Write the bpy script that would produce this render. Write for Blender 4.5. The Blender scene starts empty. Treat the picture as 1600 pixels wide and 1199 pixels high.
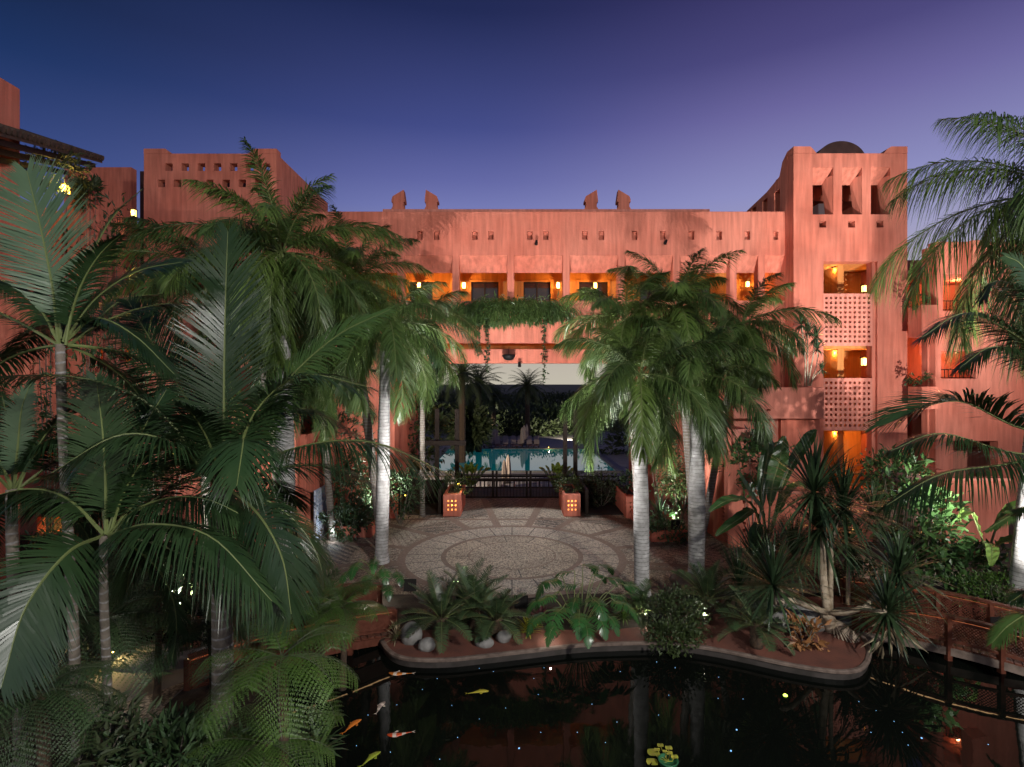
import bpy, bmesh, math, random
import numpy as np
from mathutils import Vector
from mathutils.geometry import tessellate_polygon
PI = math.pi
rng = np.random.default_rng(7)
random.seed(7)
sc = bpy.context.scene
C = sc.collection
FPX, CH = 860.0, 5.0          # focal length in px of the 1600 px frame, camera height

# ------------------------------------------------------------------ camera
cd = bpy.data.cameras.new('camera'); cam = bpy.data.objects.new('camera', cd); C.objects.link(cam)
cam.location = (0, 0, CH); cam.rotation_euler = (PI / 2, 0, 0)
cd.sensor_width = 36; cd.lens = 36 * FPX / 1600; cd.clip_end = 5000; cd.clip_start = .05
sc.camera = cam
sc.view_settings.view_transform = 'Standard'; sc.view_settings.look = 'None'
sc.view_settings.gamma = 1; sc.view_settings.exposure = 0; sc.view_settings.use_curve_mapping = False
sc.cycles.use_denoising = True
sc.cycles.max_bounces = 5; sc.cycles.diffuse_bounces = 2; sc.cycles.glossy_bounces = 3
sc.cycles.transmission_bounces = 2; sc.cycles.sample_clamp_indirect = 3; sc.cycles.caustics_reflective = False
sc.cycles.use_light_tree = True

# ------------------------------------------------------------------ dusk sky
W = bpy.data.worlds.new('World'); sc.world = W; W.use_nodes = True
nt = W.node_tree; N = nt.nodes; L = nt.links; N.clear()
def wnode(t, **k):
    n = N.new(t)
    for a, b in k.items(): setattr(n, a, b)
    return n
tc = wnode('ShaderNodeTexCoord'); sep = wnode('ShaderNodeSeparateXYZ'); L.new(tc.outputs['Generated'], sep.inputs[0])
def wramp(src, stops):
    r = wnode('ShaderNodeValToRGB'); e = r.color_ramp.elements
    e[0].position, e[0].color = stops[0][0], (*stops[0][1], 1)
    e[1].position, e[1].color = stops[-1][0], (*stops[-1][1], 1)
    for p, c in stops[1:-1]:
        k = e.new(p); k.color = (*c, 1)
    L.new(src, r.inputs[0]); return r
SKY = [  # one column of sky colours, horizon to zenith, for the left, the middle and the right of the view
 [(0, (.53, .49, .40)), (.035, (.50, .45, .38)), (.14, (.40, .38, .38)), (.22, (.12, .14, .30)), (.30, (.036, .066, .22)), (.41, (.011, .033, .118)), (.48, (.006, .019, .065)), (1.0, (.004, .010, .035))],
 [(0, (.53, .49, .40)), (.035, (.50, .45, .38)), (.14, (.46, .43, .42)), (.22, (.29, .30, .47)), (.30, (.18, .20, .46)), (.345, (.125, .14, .375)), (.42, (.058, .074, .25)), (.56, (.016, .024, .092)), (1.0, (.005, .011, .038))],
 [(0, (.55, .50, .41)), (.035, (.52, .47, .40)), (.14, (.48, .45, .45)), (.22, (.36, .35, .53)), (.30, (.27, .275, .53)), (.41, (.150, .135, .345)), (.48, (.075, .067, .21)), (.58, (.034, .030, .115)), (1.0, (.007, .012, .042))]]
cols_ = [wramp(sep.outputs[2], q) for q in SKY]
def wmix(a, b, lo, hi):
    mr = wnode('ShaderNodeMapRange'); mr.inputs[1].default_value = lo; mr.inputs[2].default_value = hi; mr.interpolation_type = 'SMOOTHSTEP'; L.new(sep.outputs[0], mr.inputs[0])
    mx = wnode('ShaderNodeMix', data_type='RGBA'); L.new(mr.outputs[0], mx.inputs[0]); L.new(a, mx.inputs[6]); L.new(b, mx.inputs[7]); return mx
mx = wmix(wmix(cols_[0].outputs[0], cols_[1].outputs[0], -.72, -.05).outputs[2], cols_[2].outputs[0], -.10, .45)
bg = wnode('ShaderNodeBackground'); bg.inputs[1].default_value = 1.0; L.new(mx.outputs[2], bg.inputs[0])
wo = wnode('ShaderNodeOutputWorld'); L.new(bg.outputs[0], wo.inputs[0])

# ------------------------------------------------------------------ helpers
def P(px, py, d):            # point seen at a photo pixel, d metres in front of the camera
    return np.array([(px - 800) / FPX * d, d, CH - (py - 600) / FPX * d])
def G(px, py, z=0.0):        # point of the horizontal plane z seen at a photo pixel
    d = FPX * (CH - z) / (py - 600.0); return np.array([(px - 800) / FPX * d, d, z])
def X(px, d): return (px - 800) / FPX * d
def Z(py, d): return CH - (py - 600) / FPX * d
def nrm(v):
    v = np.asarray(v, float); return v / (np.linalg.norm(v, axis=-1, keepdims=True) + 1e-9)

class MB:                    # quad/ngon collector for ONE mesh
    def __init__(s): s.v = []; s.f = []; s.m = []; s.n = 0
    def add(s, v, f, m=0):
        v = np.asarray(v, float).reshape(-1, 3); s.v.append(v)
        for q in f: s.f.append([int(i) + s.n for i in q]); s.m.append(m)
        s.n += len(v); return s
    def box(s, x0, x1, y0, y1, z0, z1, m=0):
        v = [(x0, y0, z0), (x1, y0, z0), (x1, y1, z0), (x0, y1, z0), (x0, y0, z1), (x1, y0, z1), (x1, y1, z1), (x0, y1, z1)]
        return s.add(v, [(0, 3, 2, 1), (4, 5, 6, 7), (0, 1, 5, 4), (1, 2, 6, 5), (2, 3, 7, 6), (3, 0, 4, 7)], m)
    def bar(s, a, b, w, h=None, m=0):     # beam between two points, w across, h upright
        a = np.array(a, float); b = np.array(b, float); h = h or w
        t = nrm(b - a); up = np.array([0, 0, 1.]) if abs(t[2]) < .95 else np.array([0, 1., 0])
        sd = nrm(np.cross(t, up)) * w / 2; u = nrm(np.cross(sd, t)) * h / 2
        v = [a - sd - u, a + sd - u, a + sd + u, a - sd + u, b - sd - u, b + sd - u, b + sd + u, b - sd + u]
        return s.add(v, [(0, 1, 2, 3), (7, 6, 5, 4), (0, 4, 5, 1), (1, 5, 6, 2), (2, 6, 7, 3), (3, 7, 4, 0)], m)
    def tube(s, pts, rad, n=8, m=0, cap=True):
        pts = np.array(pts, float); rad = np.broadcast_to(rad, (len(pts),)).astype(float)
        t = np.gradient(pts, axis=0); t = nrm(t)
        ref = np.array([0, 0, 1.]) if abs(t[:, 2]).mean() < .8 else np.array([1., 0, 0])
        a = nrm(np.cross(t, ref)); b = np.cross(t, a); k = len(pts)
        th = np.arange(n) * 2 * PI / n
        v = pts[:, None] + rad[:, None, None] * (np.cos(th)[None, :, None] * a[:, None] + np.sin(th)[None, :, None] * b[:, None])
        f = []
        for i in range(k - 1):
            for j in range(n):
                j2 = (j + 1) % n
                f.append((i * n + j, i * n + j2, (i + 1) * n + j2, (i + 1) * n + j))
        if cap: f.append(tuple(range(n))[::-1]); f.append(tuple((k - 1) * n + j for j in range(n)))
        return s.add(v.reshape(-1, 3), f, m)
    def lathe(s, c, prof, n=16, m=0, mats=None):
        c = np.array(c, float); th = np.arange(n) * 2 * PI / n; k = len(prof)
        v = [(c[0] + r * math.cos(a), c[1] + r * math.sin(a), c[2] + z) for r, z in prof for a in th]
        s.v.append(np.array(v))
        for i in range(k - 1):
            for j in range(n):
                j2 = (j + 1) % n
                s.f.append([s.n + i * n + j, s.n + i * n + j2, s.n + (i + 1) * n + j2, s.n + (i + 1) * n + j]); s.m.append(mats[i] if mats else m)
        s.f.append([s.n + j for j in range(n)][::-1]); s.m.append(m)
        s.f.append([s.n + (k - 1) * n + j for j in range(n)]); s.m.append(m)
        s.n += len(v); return s
    def quads(s, v, m=0):     # v: (k,4,3)
        v = np.asarray(v, float); k = len(v)
        s.v.append(v.reshape(-1, 3)); s.f += (np.arange(k * 4).reshape(-1, 4) + s.n).tolist(); s.m += [m] * k; s.n += k * 4; return s
    def poly(s, pts, z0, z1=None, m=0):      # flat polygon sheet at z0, or prism z0..z1
        p = [tuple(q[:2]) for q in pts]; n = len(p)
        ar = sum(p[i][0] * p[(i + 1) % n][1] - p[(i + 1) % n][0] * p[i][1] for i in range(n))
        if ar < 0: p = p[::-1]
        tr = tessellate_polygon([[Vector((a, b, 0)) for a, b in p]])
        def fix(t):
            a, b, c = (p[i] for i in t)
            return t if (b[0]-a[0])*(c[1]-a[1])-(b[1]-a[1])*(c[0]-a[0]) > 0 else t[::-1]
        tr = [fix(t) for t in tr]
        if z1 is None: return s.add([(a, b, z0) for a, b in p], tr, m)
        v = [(a, b, z0) for a, b in p] + [(a, b, z1) for a, b in p]
        f = [tuple(i + n for i in t) for t in tr] + [t[::-1] for t in tr] + [(i, (i + 1) % n, (i + 1) % n + n, i + n) for i in range(n)]
        return s.add(v, f, m)
    def mesh(s, name, mats, smooth=False, off=None):
        me = bpy.data.meshes.new(name)
        v = np.concatenate(s.v) if s.v else np.zeros((0, 3))
        if off is not None: v = v - np.asarray(off)
        cnt = np.array([len(f) for f in s.f]); me.vertices.add(len(v)); me.vertices.foreach_set('co', v.ravel().astype(np.float32))
        me.loops.add(int(cnt.sum())); me.loops.foreach_set('vertex_index', np.fromiter((i for f in s.f for i in f), dtype=np.int32))
        me.polygons.add(len(cnt)); st = np.zeros(len(cnt), np.int32); st[1:] = np.cumsum(cnt)[:-1]
        me.polygons.foreach_set('loop_start', st); me.polygons.foreach_set('loop_total', cnt.astype(np.int32))
        me.polygons.foreach_set('material_index', np.array(s.m, np.int32))
        me.polygons.foreach_set('use_smooth', np.full(len(cnt), bool(smooth)))
        for m in (mats if isinstance(mats, (list, tuple)) else [mats]): me.materials.append(m)
        me.update(calc_edges=True); return me

def thing(name, label, cat, loc=(0, 0, 0), group=None, rotz=0):
    o = bpy.data.objects.new(name, None); C.objects.link(o); o.empty_display_size = .2
    o.location = tuple(float(v) for v in loc); o.rotation_euler = (0, 0, rotz); tag(o, label, cat, group); return o
def tag(o, label, cat, group=None):
    o['label'] = label; o['category'] = cat
    if group: o['group'] = group
    return o
def part(name, mb, mats, parent=None, world=True, smooth=False, bevel=0, label=None, kind=None):
    off = np.array(parent.location) if (parent is not None and world) else None
    q = parent
    if parent is not None and world:
        off = np.array(parent.location, float)
        q = parent.parent
        while q is not None: off = off + np.array(q.location, float); q = q.parent
    me = mb if isinstance(mb, bpy.types.Mesh) else mb.mesh(name, mats, smooth, off)
    o = bpy.data.objects.new(name, me); C.objects.link(o)
    if parent is not None: o.parent = parent
    if bevel:
        bm = bmesh.new(); bm.from_mesh(me); bmesh.ops.remove_doubles(bm, verts=bm.verts, dist=1e-4)
        bmesh.ops.dissolve_limit(bm, angle_limit=.01, verts=bm.verts, edges=bm.edges); bm.to_mesh(me); bm.free()
        md = o.modifiers.new('bevel', 'BEVEL'); md.width = bevel; md.segments = 2; md.limit_method = 'ANGLE'; md.angle_limit = .6
    if label: o['label'] = label
    if kind: o['kind'] = kind
    return o
def struct(name, mb, mats, smooth=False, kind='structure'):
    o = part(name, mb, mats, None, smooth=smooth); o['kind'] = kind; return o
def copy_thing(src, loc, label, rotz=None, scale=None):
    r = src.copy(); C.objects.link(r); r.location = tuple(float(v) for v in loc); r['label'] = label
    if rotz is not None: r.rotation_euler = (0, 0, rotz)
    if scale: r.scale = (scale,) * 3
    for ch in list(src.children):
        c = ch.copy(); C.objects.link(c); c.parent = r
        for g in ch.children:
            e = g.copy(); C.objects.link(e); e.parent = c
    return r

# ------------------------------------------------------------------ materials
MAT = {}
def mat(name, base, rough=.8, noise=None, bump=0, bscale=60, metal=0, emit=None, estr=0, trans=0, vary=0, spec=.5, coat=0):
    """base colour; noise=(scale, second colour, detail); bump strength; vary: per-object brightness jitter"""
    if name in MAT: return MAT[name]
    m = bpy.data.materials.new(name); m.use_nodes = True; t = m.node_tree; n = t.nodes; l = t.links
    b = n['Principled BSDF']; b.inputs['Base Color'].default_value = (*base, 1); b.inputs['Roughness'].default_value = rough
    b.inputs['Metallic'].default_value = metal; b.inputs['Specular IOR Level'].default_value = spec
    col = None; co = n.new('ShaderNodeTexCoord')
    if noise:
        ns = n.new('ShaderNodeTexNoise'); ns.inputs['Scale'].default_value = noise[0]; ns.inputs['Detail'].default_value = noise[2] if len(noise) > 2 else 6
        l.new(co.outputs['Object'], ns.inputs['Vector'])
        rp = n.new('ShaderNodeValToRGB'); rp.color_ramp.elements[0].position = .35; rp.color_ramp.elements[1].position = .68
        rp.color_ramp.elements[0].color = (*base, 1); rp.color_ramp.elements[1].color = (*noise[1], 1)
        l.new(ns.outputs['Fac'], rp.inputs[0]); col = rp.outputs[0]
    if vary:
        oi = n.new('ShaderNodeObjectInfo'); mp = n.new('ShaderNodeMapRange'); mp.inputs[3].default_value = 1 - vary; mp.inputs[4].default_value = 1 + vary
        l.new(oi.outputs['Random'], mp.inputs[0]); mu = n.new('ShaderNodeVectorMath'); mu.operation = 'SCALE'
        if col is None: mu.inputs[0].default_value = base
        else: l.new(col, mu.inputs[0])
        l.new(mp.outputs[0], mu.inputs['Scale']); col = mu.outputs[0]
    if col is not None: l.new(col, b.inputs['Base Color'])
    if bump:
        nb = n.new('ShaderNodeTexNoise'); nb.inputs['Scale'].default_value = bscale; nb.inputs['Detail'].default_value = 8
        l.new(co.outputs['Object'], nb.inputs['Vector']); bp = n.new('ShaderNodeBump'); bp.inputs['Strength'].default_value = bump; bp.inputs['Distance'].default_value = .02
        l.new(nb.outputs['Fac'], bp.inputs['Height']); l.new(bp.outputs[0], b.inputs['Normal'])
    if emit: b.inputs['Emission Color'].default_value = (*emit, 1); b.inputs['Emission Strength'].default_value = estr
    if trans:
        tr = n.new('ShaderNodeBsdfTranslucent'); ms = n.new('ShaderNodeMixShader'); ms.inputs[0].default_value = trans
        if col is not None: l.new(col, tr.inputs[0])
        else: tr.inputs[0].default_value = (*base, 1)
        l.new(b.outputs[0], ms.inputs[1]); l.new(tr.outputs[0], ms.inputs[2]); l.new(ms.outputs[0], n['Material Output'].inputs[0])
    MAT[name] = m; return m

def wallmat(name, a, b2, sc1=.35):
    m = mat(name, a, .9, spec=.1); t = m.node_tree; n = t.nodes; l = t.links; b = n['Principled BSDF']
    geo = n.new('ShaderNodeNewGeometry')
    n1 = n.new('ShaderNodeTexNoise'); n1.inputs['Scale'].default_value = sc1; n1.inputs['Detail'].default_value = 9; n1.inputs['Roughness'].default_value = .62
    n2 = n.new('ShaderNodeTexNoise'); n2.inputs['Scale'].default_value = 2.4; n2.inputs['Detail'].default_value = 6
    mp = n.new('ShaderNodeMapping'); mp.inputs['Scale'].default_value = (3.0, 3.0, .28)
    l.new(geo.outputs['Position'], n1.inputs['Vector']); l.new(geo.outputs['Position'], mp.inputs[0]); l.new(mp.outputs[0], n2.inputs['Vector'])
    r = n.new('ShaderNodeValToRGB'); r.color_ramp.elements[0].position = .36; r.color_ramp.elements[1].position = .66
    r.color_ramp.elements[0].color = (*a, 1); r.color_ramp.elements[1].color = (*b2, 1); l.new(n1.outputs['Fac'], r.inputs[0])
    r2 = n.new('ShaderNodeMapRange'); r2.inputs[1].default_value = .3; r2.inputs[2].default_value = .75; r2.inputs[3].default_value = .68; r2.inputs[4].default_value = 1.08
    l.new(n2.outputs['Fac'], r2.inputs[0]); v = n.new('ShaderNodeVectorMath'); v.operation = 'SCALE'
    l.new(r.outputs[0], v.inputs[0]); l.new(r2.outputs[0], v.inputs['Scale']); l.new(v.outputs[0], b.inputs['Base Color'])
    nb = n.new('ShaderNodeTexNoise'); nb.inputs['Scale'].default_value = 9; nb.inputs['Detail'].default_value = 10; nb.inputs['Roughness'].default_value = .7
    l.new(geo.outputs['Position'], nb.inputs['Vector']); bp = n.new('ShaderNodeBump'); bp.inputs['Strength'].default_value = .5; bp.inputs['Distance'].default_value = .03
    l.new(nb.outputs['Fac'], bp.inputs['Height']); l.new(bp.outputs[0], b.inputs['Normal']); return m
WALL = wallmat('terracotta_stucco', (.60, .172, .112), (.70, .242, .165))
WALL2 = wallmat('rose_stucco', (.64, .218, .155), (.73, .29, .215))
OCHRE = wallmat('ochre_stucco', (.60, .24, .07), (.68, .30, .09))
def pebbles(name, cols, size, dark=.35, bump=.7):
    m = mat(name, cols[0], .75, spec=.35); t = m.node_tree; n = t.nodes; l = t.links; b = n['Principled BSDF']
    geo = n.new('ShaderNodeNewGeometry'); v = n.new('ShaderNodeTexVoronoi'); v.inputs['Scale'].default_value = 1 / size
    l.new(geo.outputs['Position'], v.inputs['Vector'])
    s2 = n.new('ShaderNodeSeparateColor'); l.new(v.outputs['Color'], s2.inputs[0])
    r = n.new('ShaderNodeValToRGB'); r.color_ramp.interpolation = 'LINEAR'; e = r.color_ramp.elements
    e[0].color = (*cols[0], 1); e[1].color = (*cols[-1], 1)
    for i, c in enumerate(cols[1:-1]): k = e.new((i + 1) / (len(cols) - 1)); k.color = (*c, 1)
    l.new(s2.outputs[0], r.inputs[0])
    ns = n.new('ShaderNodeTexNoise'); ns.inputs['Scale'].default_value = .8; ns.inputs['Detail'].default_value = 5; l.new(geo.outputs['Position'], ns.inputs['Vector'])
    r3 = n.new('ShaderNodeMapRange'); r3.inputs[1].default_value = .3; r3.inputs[2].default_value = .7; r3.inputs[3].default_value = .72; r3.inputs[4].default_value = 1.12; l.new(ns.outputs['Fac'], r3.inputs[0])
    jn = n.new('ShaderNodeMapRange'); jn.inputs[1].default_value = .35; jn.inputs[2].default_value = .75; jn.inputs[3].default_value = 1; jn.inputs[4].default_value = dark
    l.new(v.outputs['Distance'], jn.inputs[0]); mm = n.new('ShaderNodeMath'); mm.operation = 'MULTIPLY'; l.new(r3.outputs[0], mm.inputs[0]); l.new(jn.outputs[0], mm.inputs[1])
    sc_ = n.new('ShaderNodeVectorMath'); sc_.operation = 'SCALE'; l.new(r.outputs[0], sc_.inputs[0]); l.new(mm.outputs[0], sc_.inputs['Scale']); l.new(sc_.outputs[0], b.inputs['Base Color'])
    bp = n.new('ShaderNodeBump'); bp.invert = True; bp.inputs['Strength'].default_value = bump; bp.inputs['Distance'].default_value = .015
    l.new(v.outputs['Distance'], bp.inputs['Height']); l.new(bp.outputs[0], b.inputs['Normal']); return m
PEB_MIX = pebbles('mixed_pebbles', [(.14, .11, .08), (.42, .35, .26), (.24, .19, .145), (.50, .43, .33)], .04)
PEB_PALE = pebbles('pale_pebbles', [(.24, .21, .17), (.52, .45, .35), (.36, .305, .235)], .04, .45)
PEB_DARK = pebbles('dark_pebbles', [(.05, .042, .036), (.15, .125, .105), (.09, .075, .06)], .055)
PEB_TAN = pebbles('tan_pebbles', [(.20, .16, .11), (.52, .43, .31), (.36, .29, .205)], .04)
BRICK = mat('brown_brick', (.13, .088, .064), .85, (14, (.19, .135, .10)), .5, 40)
SOIL = mat('soil', (.022, .016, .010), .95, (3, (.045, .032, .02)), .8, 14)
BED = mat('terracotta_bed', (.17, .058, .036), .85, (2.2, (.10, .038, .026), 8), .5, 30)
RIMM = mat('rim_concrete', (.10, .07, .055), .75, (7, (.20, .15, .12)), .4, 50)
PATH = mat('path_concrete', (.11, .105, .10), .8, (1.2, (.16, .15, .14)), .4, 40)
DECKM = mat('pool_terrace', (.24, .21, .20), .8, (1.5, (.29, .26, .24)))
WOOD = mat('red_brown_wood', (.085, .026, .015), .45, (12, (.13, .045, .028)), .3, 80, spec=.2)
WOODD = mat('dark_wood', (.018, .011, .008), .6, (10, (.03, .02, .014)), .3, 60, spec=.12)
IRON = mat('black_iron', (.012, .011, .011), .5, spec=.15)
GLASSD = mat('dark_glass', (.02, .018, .022), .08, spec=.8)
WHITE = mat('white_paint', (.75, .75, .74), .5)
STONE = mat('grey_stone', (.11, .108, .098), .85, (4, (.25, .245, .23)), .8, 14)
PINKROCK = mat('pink_rockwork', (.34, .17, .12), .9, (3, (.55, .33, .26)), 1.0, 6)
TILE = mat('roof_tile', (.045, .030, .022), .85, (6, (.09, .055, .035)), .7, 20)
ORANGE = mat('lantern_glass', (.9, .5, .15), .5, emit=(1, .50, .12), estr=6)
YELLOW = mat('bright_lamp_glass', (.9, .7, .2), .5, emit=(1, .60, .07), estr=14)
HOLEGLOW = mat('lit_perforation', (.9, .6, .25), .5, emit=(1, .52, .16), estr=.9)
WHITEL = mat('spotlight_lens', (.9, .9, .8), .5, emit=(1, .92, .75), estr=2)
STAR = mat('pond_light_lens', (.3, .6, .9), .4, emit=(.2, .5, 1), estr=.9)
LED = mat('led_strip', (.9, .6, .3), .5, emit=(1, .60, .28), estr=7)
UMB = mat('umbrella_canvas', (.34, .27, .22), .9, (8, (.42, .34, .28)))
BARKR = mat('royal_bark', (.22, .215, .20), .75, (5, (.46, .455, .44), 9), .4, 30)
BARKD = mat('royal_ring_scar', (.15, .145, .14), .85, (20, (.3, .29, .28)))
SHAFT = mat('crownshaft_green', (.12, .17, .06), .4, (3, (.25, .28, .14)))
BARK = mat('palm_bark', (.10, .085, .065), .9, (8, (.19, .16, .13)), .8, 25)
BARKF = mat('fern_bark', (.035, .024, .015), .95, (20, (.09, .055, .03)), 1, 40)
LBARK = mat('pale_bark', (.26, .20, .13), .8, (8, (.46, .38, .28)), .7, 25)
def leaf(name, a, b, rough=.38, trans=.10, vary=.25): return mat(name, a, rough, (1.3, b), trans=trans, vary=vary, spec=.5)
L_ROY = leaf('royal_leaf', (.045, .085, .020), (.075, .12, .030), .42)
L_ROY2 = leaf('royal_leaf_light', (.075, .13, .025), (.12, .18, .04), .42)
L_COCO = leaf('arching_leaf', (.016, .038, .014), (.030, .058, .020), .30)
L_COCO2 = leaf('arching_leaf_bright', (.06, .12, .03), (.08, .15, .04), .34)
L_CYC = leaf('cycad_leaf', (.040, .075, .030), (.07, .11, .045), .35)
L_DRAC = leaf('dracaena_leaf', (.028, .055, .026), (.05, .085, .035), .30)
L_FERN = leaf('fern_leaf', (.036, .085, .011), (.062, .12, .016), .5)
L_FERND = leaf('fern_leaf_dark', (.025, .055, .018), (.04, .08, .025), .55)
L_BROAD = leaf('broad_leaf', (.03, .07, .022), (.055, .11, .03), .28)
L_BRIGHT = leaf('bright_leaf', (.09, .17, .03), (.14, .22, .05), .35)
L_BUSH = leaf('bush_leaf', (.03, .05, .014), (.055, .085, .022), .5)
L_YEL = leaf('yellow_leaf', (.40, .42, .03), (.5, .48, .06), .5, .25)
L_RED = leaf('bronze_leaf', (.20, .09, .03), (.28, .13, .05), .5)
L_FAR = leaf('far_leaf', (.030, .045, .016), (.05, .07, .024), .6)
L_DRY = leaf('dry_leaf', (.24, .19, .11), (.34, .28, .18), .7)
RACH = mat('leaf_stalk', (.12, .15, .05), .5, vary=.2)
RACHD = mat('leaf_stalk_dark', (.05, .065, .03), .5, vary=.2)

# ------------------------------------------------------------------ foliage generators
def resample(pts, k=14):
    """smooth curve through control points -> k points by Catmull-Rom"""
    p = np.array(pts, float); p = np.vstack([2 * p[0] - p[1], p, 2 * p[-1] - p[-2]])
    out = []; n = len(p) - 3
    for u in np.linspace(0, n - 1e-6, k):
        i = int(u); f = u - i; a, b, c, d = p[i:i + 4]
        out.append(.5 * (2 * b + (c - a) * f + (2 * a - 5 * b + 4 * c - d) * f * f + (3 * b - a - 3 * c + d) * f ** 3))
    return np.array(out)
def arc(p0, az, el, length, bend, k=14, pw=1.25):
    s = np.linspace(0, 1, k); e = el - bend * s ** pw
    d = np.stack([np.cos(e) * math.cos(az), np.cos(e) * math.sin(az), np.sin(e)], 1) * length / (k - 1)
    return np.array(p0) + np.vstack([np.zeros(3), np.cumsum(d[:-1], 0)])
def frond(mb, pts, up=(0, 0, 1), n=55, L_=.5, w=.022, a0=65, a1=28, droop=.35, lift=.1, plume=0., stem=.12, rw=.018, prof='palm', jit=.06, r=None, leafm=0, stm=1, seg=3):
    r = r or rng; pts = np.asarray(pts, float); K = len(pts)
    T = nrm(np.gradient(pts, axis=0)); up = nrm(np.array(up, float))
    B = nrm(np.cross(T, np.broadcast_to(up, T.shape))); Nn = np.cross(B, T)
    seglen = np.linalg.norm(np.diff(pts, axis=0), axis=1); cum = np.concatenate([[0], np.cumsum(seglen)]); cum /= cum[-1]
    t = stem + (1 - stem) * (np.arange(n) + r.uniform(-.25, .25, n)) / n; t = np.clip(np.repeat(t, 2), 0, 1)
    side = np.tile([1., -1.], n)
    ip = lambda A: np.stack([np.interp(t, cum, A[:, i]) for i in range(3)], 1)
    p, tt, bb, nn = ip(pts), nrm(ip(T)), nrm(ip(B)), nrm(ip(Nn))
    q = (t - stem) / (1 - stem)
    if prof == 'palm': ln = L_ * (.40 + .60 * np.sin(PI * np.clip(q * .80 + .14, 0, 1))) * (1 - .45 * np.clip(q - .75, 0, 1) / .25)
    elif prof == 'cyc': ln = L_ * np.sin(PI * np.clip(q * .86 + .10, 0, 1)) ** .7
    else: ln = L_ * (1 - q) ** .75 * (.55 + .45 * np.clip(q / .12, 0, 1))
    ln = ln * (1 + r.uniform(-jit, jit, len(t)) * 1.6)
    a = np.radians(a0 + (a1 - a0) * q) + r.normal(0, jit, len(t))
    e = lift + r.uniform(-1, 1, len(t)) * plume
    d = np.cos(a)[:, None] * tt + np.sin(a)[:, None] * ((side * np.cos(e))[:, None] * bb + np.sin(e)[:, None] * nn)
    d = nrm(d)
    wv = nrm(tt - (tt * d).sum(1)[:, None] * d) + .25 * r.normal(0, 1, (len(t), 3)) * plume
    st = np.linspace(0, 1, seg + 1); wf = np.interp(st, [0, .25, .6, 1], [.55, 1, .8, .06])
    dr = droop * (1 + r.uniform(-.3, .3, len(t)))
    ctr = p[:, None] + d[:, None] * (ln[:, None] * st)[..., None] + np.array([0, 0, -1.]) * (dr[:, None] * ln[:, None] * st[None] ** 2)[..., None]
    hw = (w / 2) * wf[None, :, None] * wv[:, None]
    lo, hi = ctr - hw, ctr + hw
    qd = np.stack([lo[:, :-1], hi[:, :-1], hi[:, 1:], lo[:, 1:]], 2).reshape(-1, 4, 3)
    mb.quads(qd, leafm)
    mb.tube(pts[::1], rw * (1 - .85 * np.linspace(0, 1, K)), 5, stm, cap=False)
    return mb
def trunk_rings(mb, base, top, r0, r1, bulge=0, pitch=.09, n=18, ring=True, wob=.0):
    """ringed palm stem: narrow scar bands (material 1) between smooth internodes"""
    base = np.array(base, float); top = np.array(top, float); Lh = np.linalg.norm(top - base); k = int(Lh / pitch)
    prof, mats, cs = [], [], []
    u = 0
    zs = []
    for i in range(k):
        z0 = i / k; z1 = (i + 1) / k
        zs += [(z0, 0, 1), (z0 + .20 / k, 1, 0)]
    zs.append((1, 0, 0))
    th = np.arange(n) * 2 * PI / n; vs = []
    for z, g, m_ in zs:
        rr = r0 + (r1 - r0) * z + bulge * math.sin(PI * min(1, z * 1.15)) ** 2
        rr = rr * (1.0 if g else 1.02)
        if z < .06: rr *= 1 + .25 * (1 - z / .06)
        c = base + (top - base) * z + np.array([math.sin(z * 5) * wob, math.cos(z * 4) * wob, 0])
        tilt = .012 * np.sin(th + z * 40)
        vs.append(np.stack([c[0] + rr * np.cos(th), c[1] + rr * np.sin(th), c[2] + tilt], 1))
    v = np.concatenate(vs); f0, f1 = [], []
    for i in range(len(zs) - 1):
        for j in range(n):
            j2 = (j + 1) % n; (f1 if zs[i][2] and ring else f0).append((i * n + j, i * n + j2, (i + 1) * n + j2, (i + 1) * n + j))
    m0 = mb.n; mb.add(v, f0, 0)
    for q in f1: mb.f.append([a + m0 for a in q]); mb.m.append(1)
    return mb

def palm_crown(root, c, nf, Lf, kw, el=(80, -35), bend=(.9, 1.5), mats=None, r=None, skip=None, lvar=.12, az0=0., fname='frond'):
    r = r or rng
    for i in range(nf):
        u = (i + .5) / nf; az = az0 + i * 2.39996 + r.normal(0, .15)
        e = math.radians(el[0] + (el[1] - el[0]) * u ** .9 + r.normal(0, 6)); b = bend[0] + (bend[1] - bend[0]) * u + r.normal(0, .12)
        if skip and skip(az % (2 * PI), e): continue
        L0 = Lf * (1 + r.uniform(-lvar, lvar)) * (.75 + .25 * min(1, u * 3))
        pts = arc(np.array(c) + np.array([math.cos(az), math.sin(az), 0]) * .05, az, e, L0, b)
        mb = MB(); k2 = dict(kw); frond(mb, pts, up=(.02 * r.normal(), .02 * r.normal(), 1) if abs(e) < 1.2 else (-math.cos(az), -math.sin(az), .3), r=r, **k2)
        m = mats[int(r.integers(len(mats)))] if mats else L_ROY
        part(fname, mb, [m, RACH], root)

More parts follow.
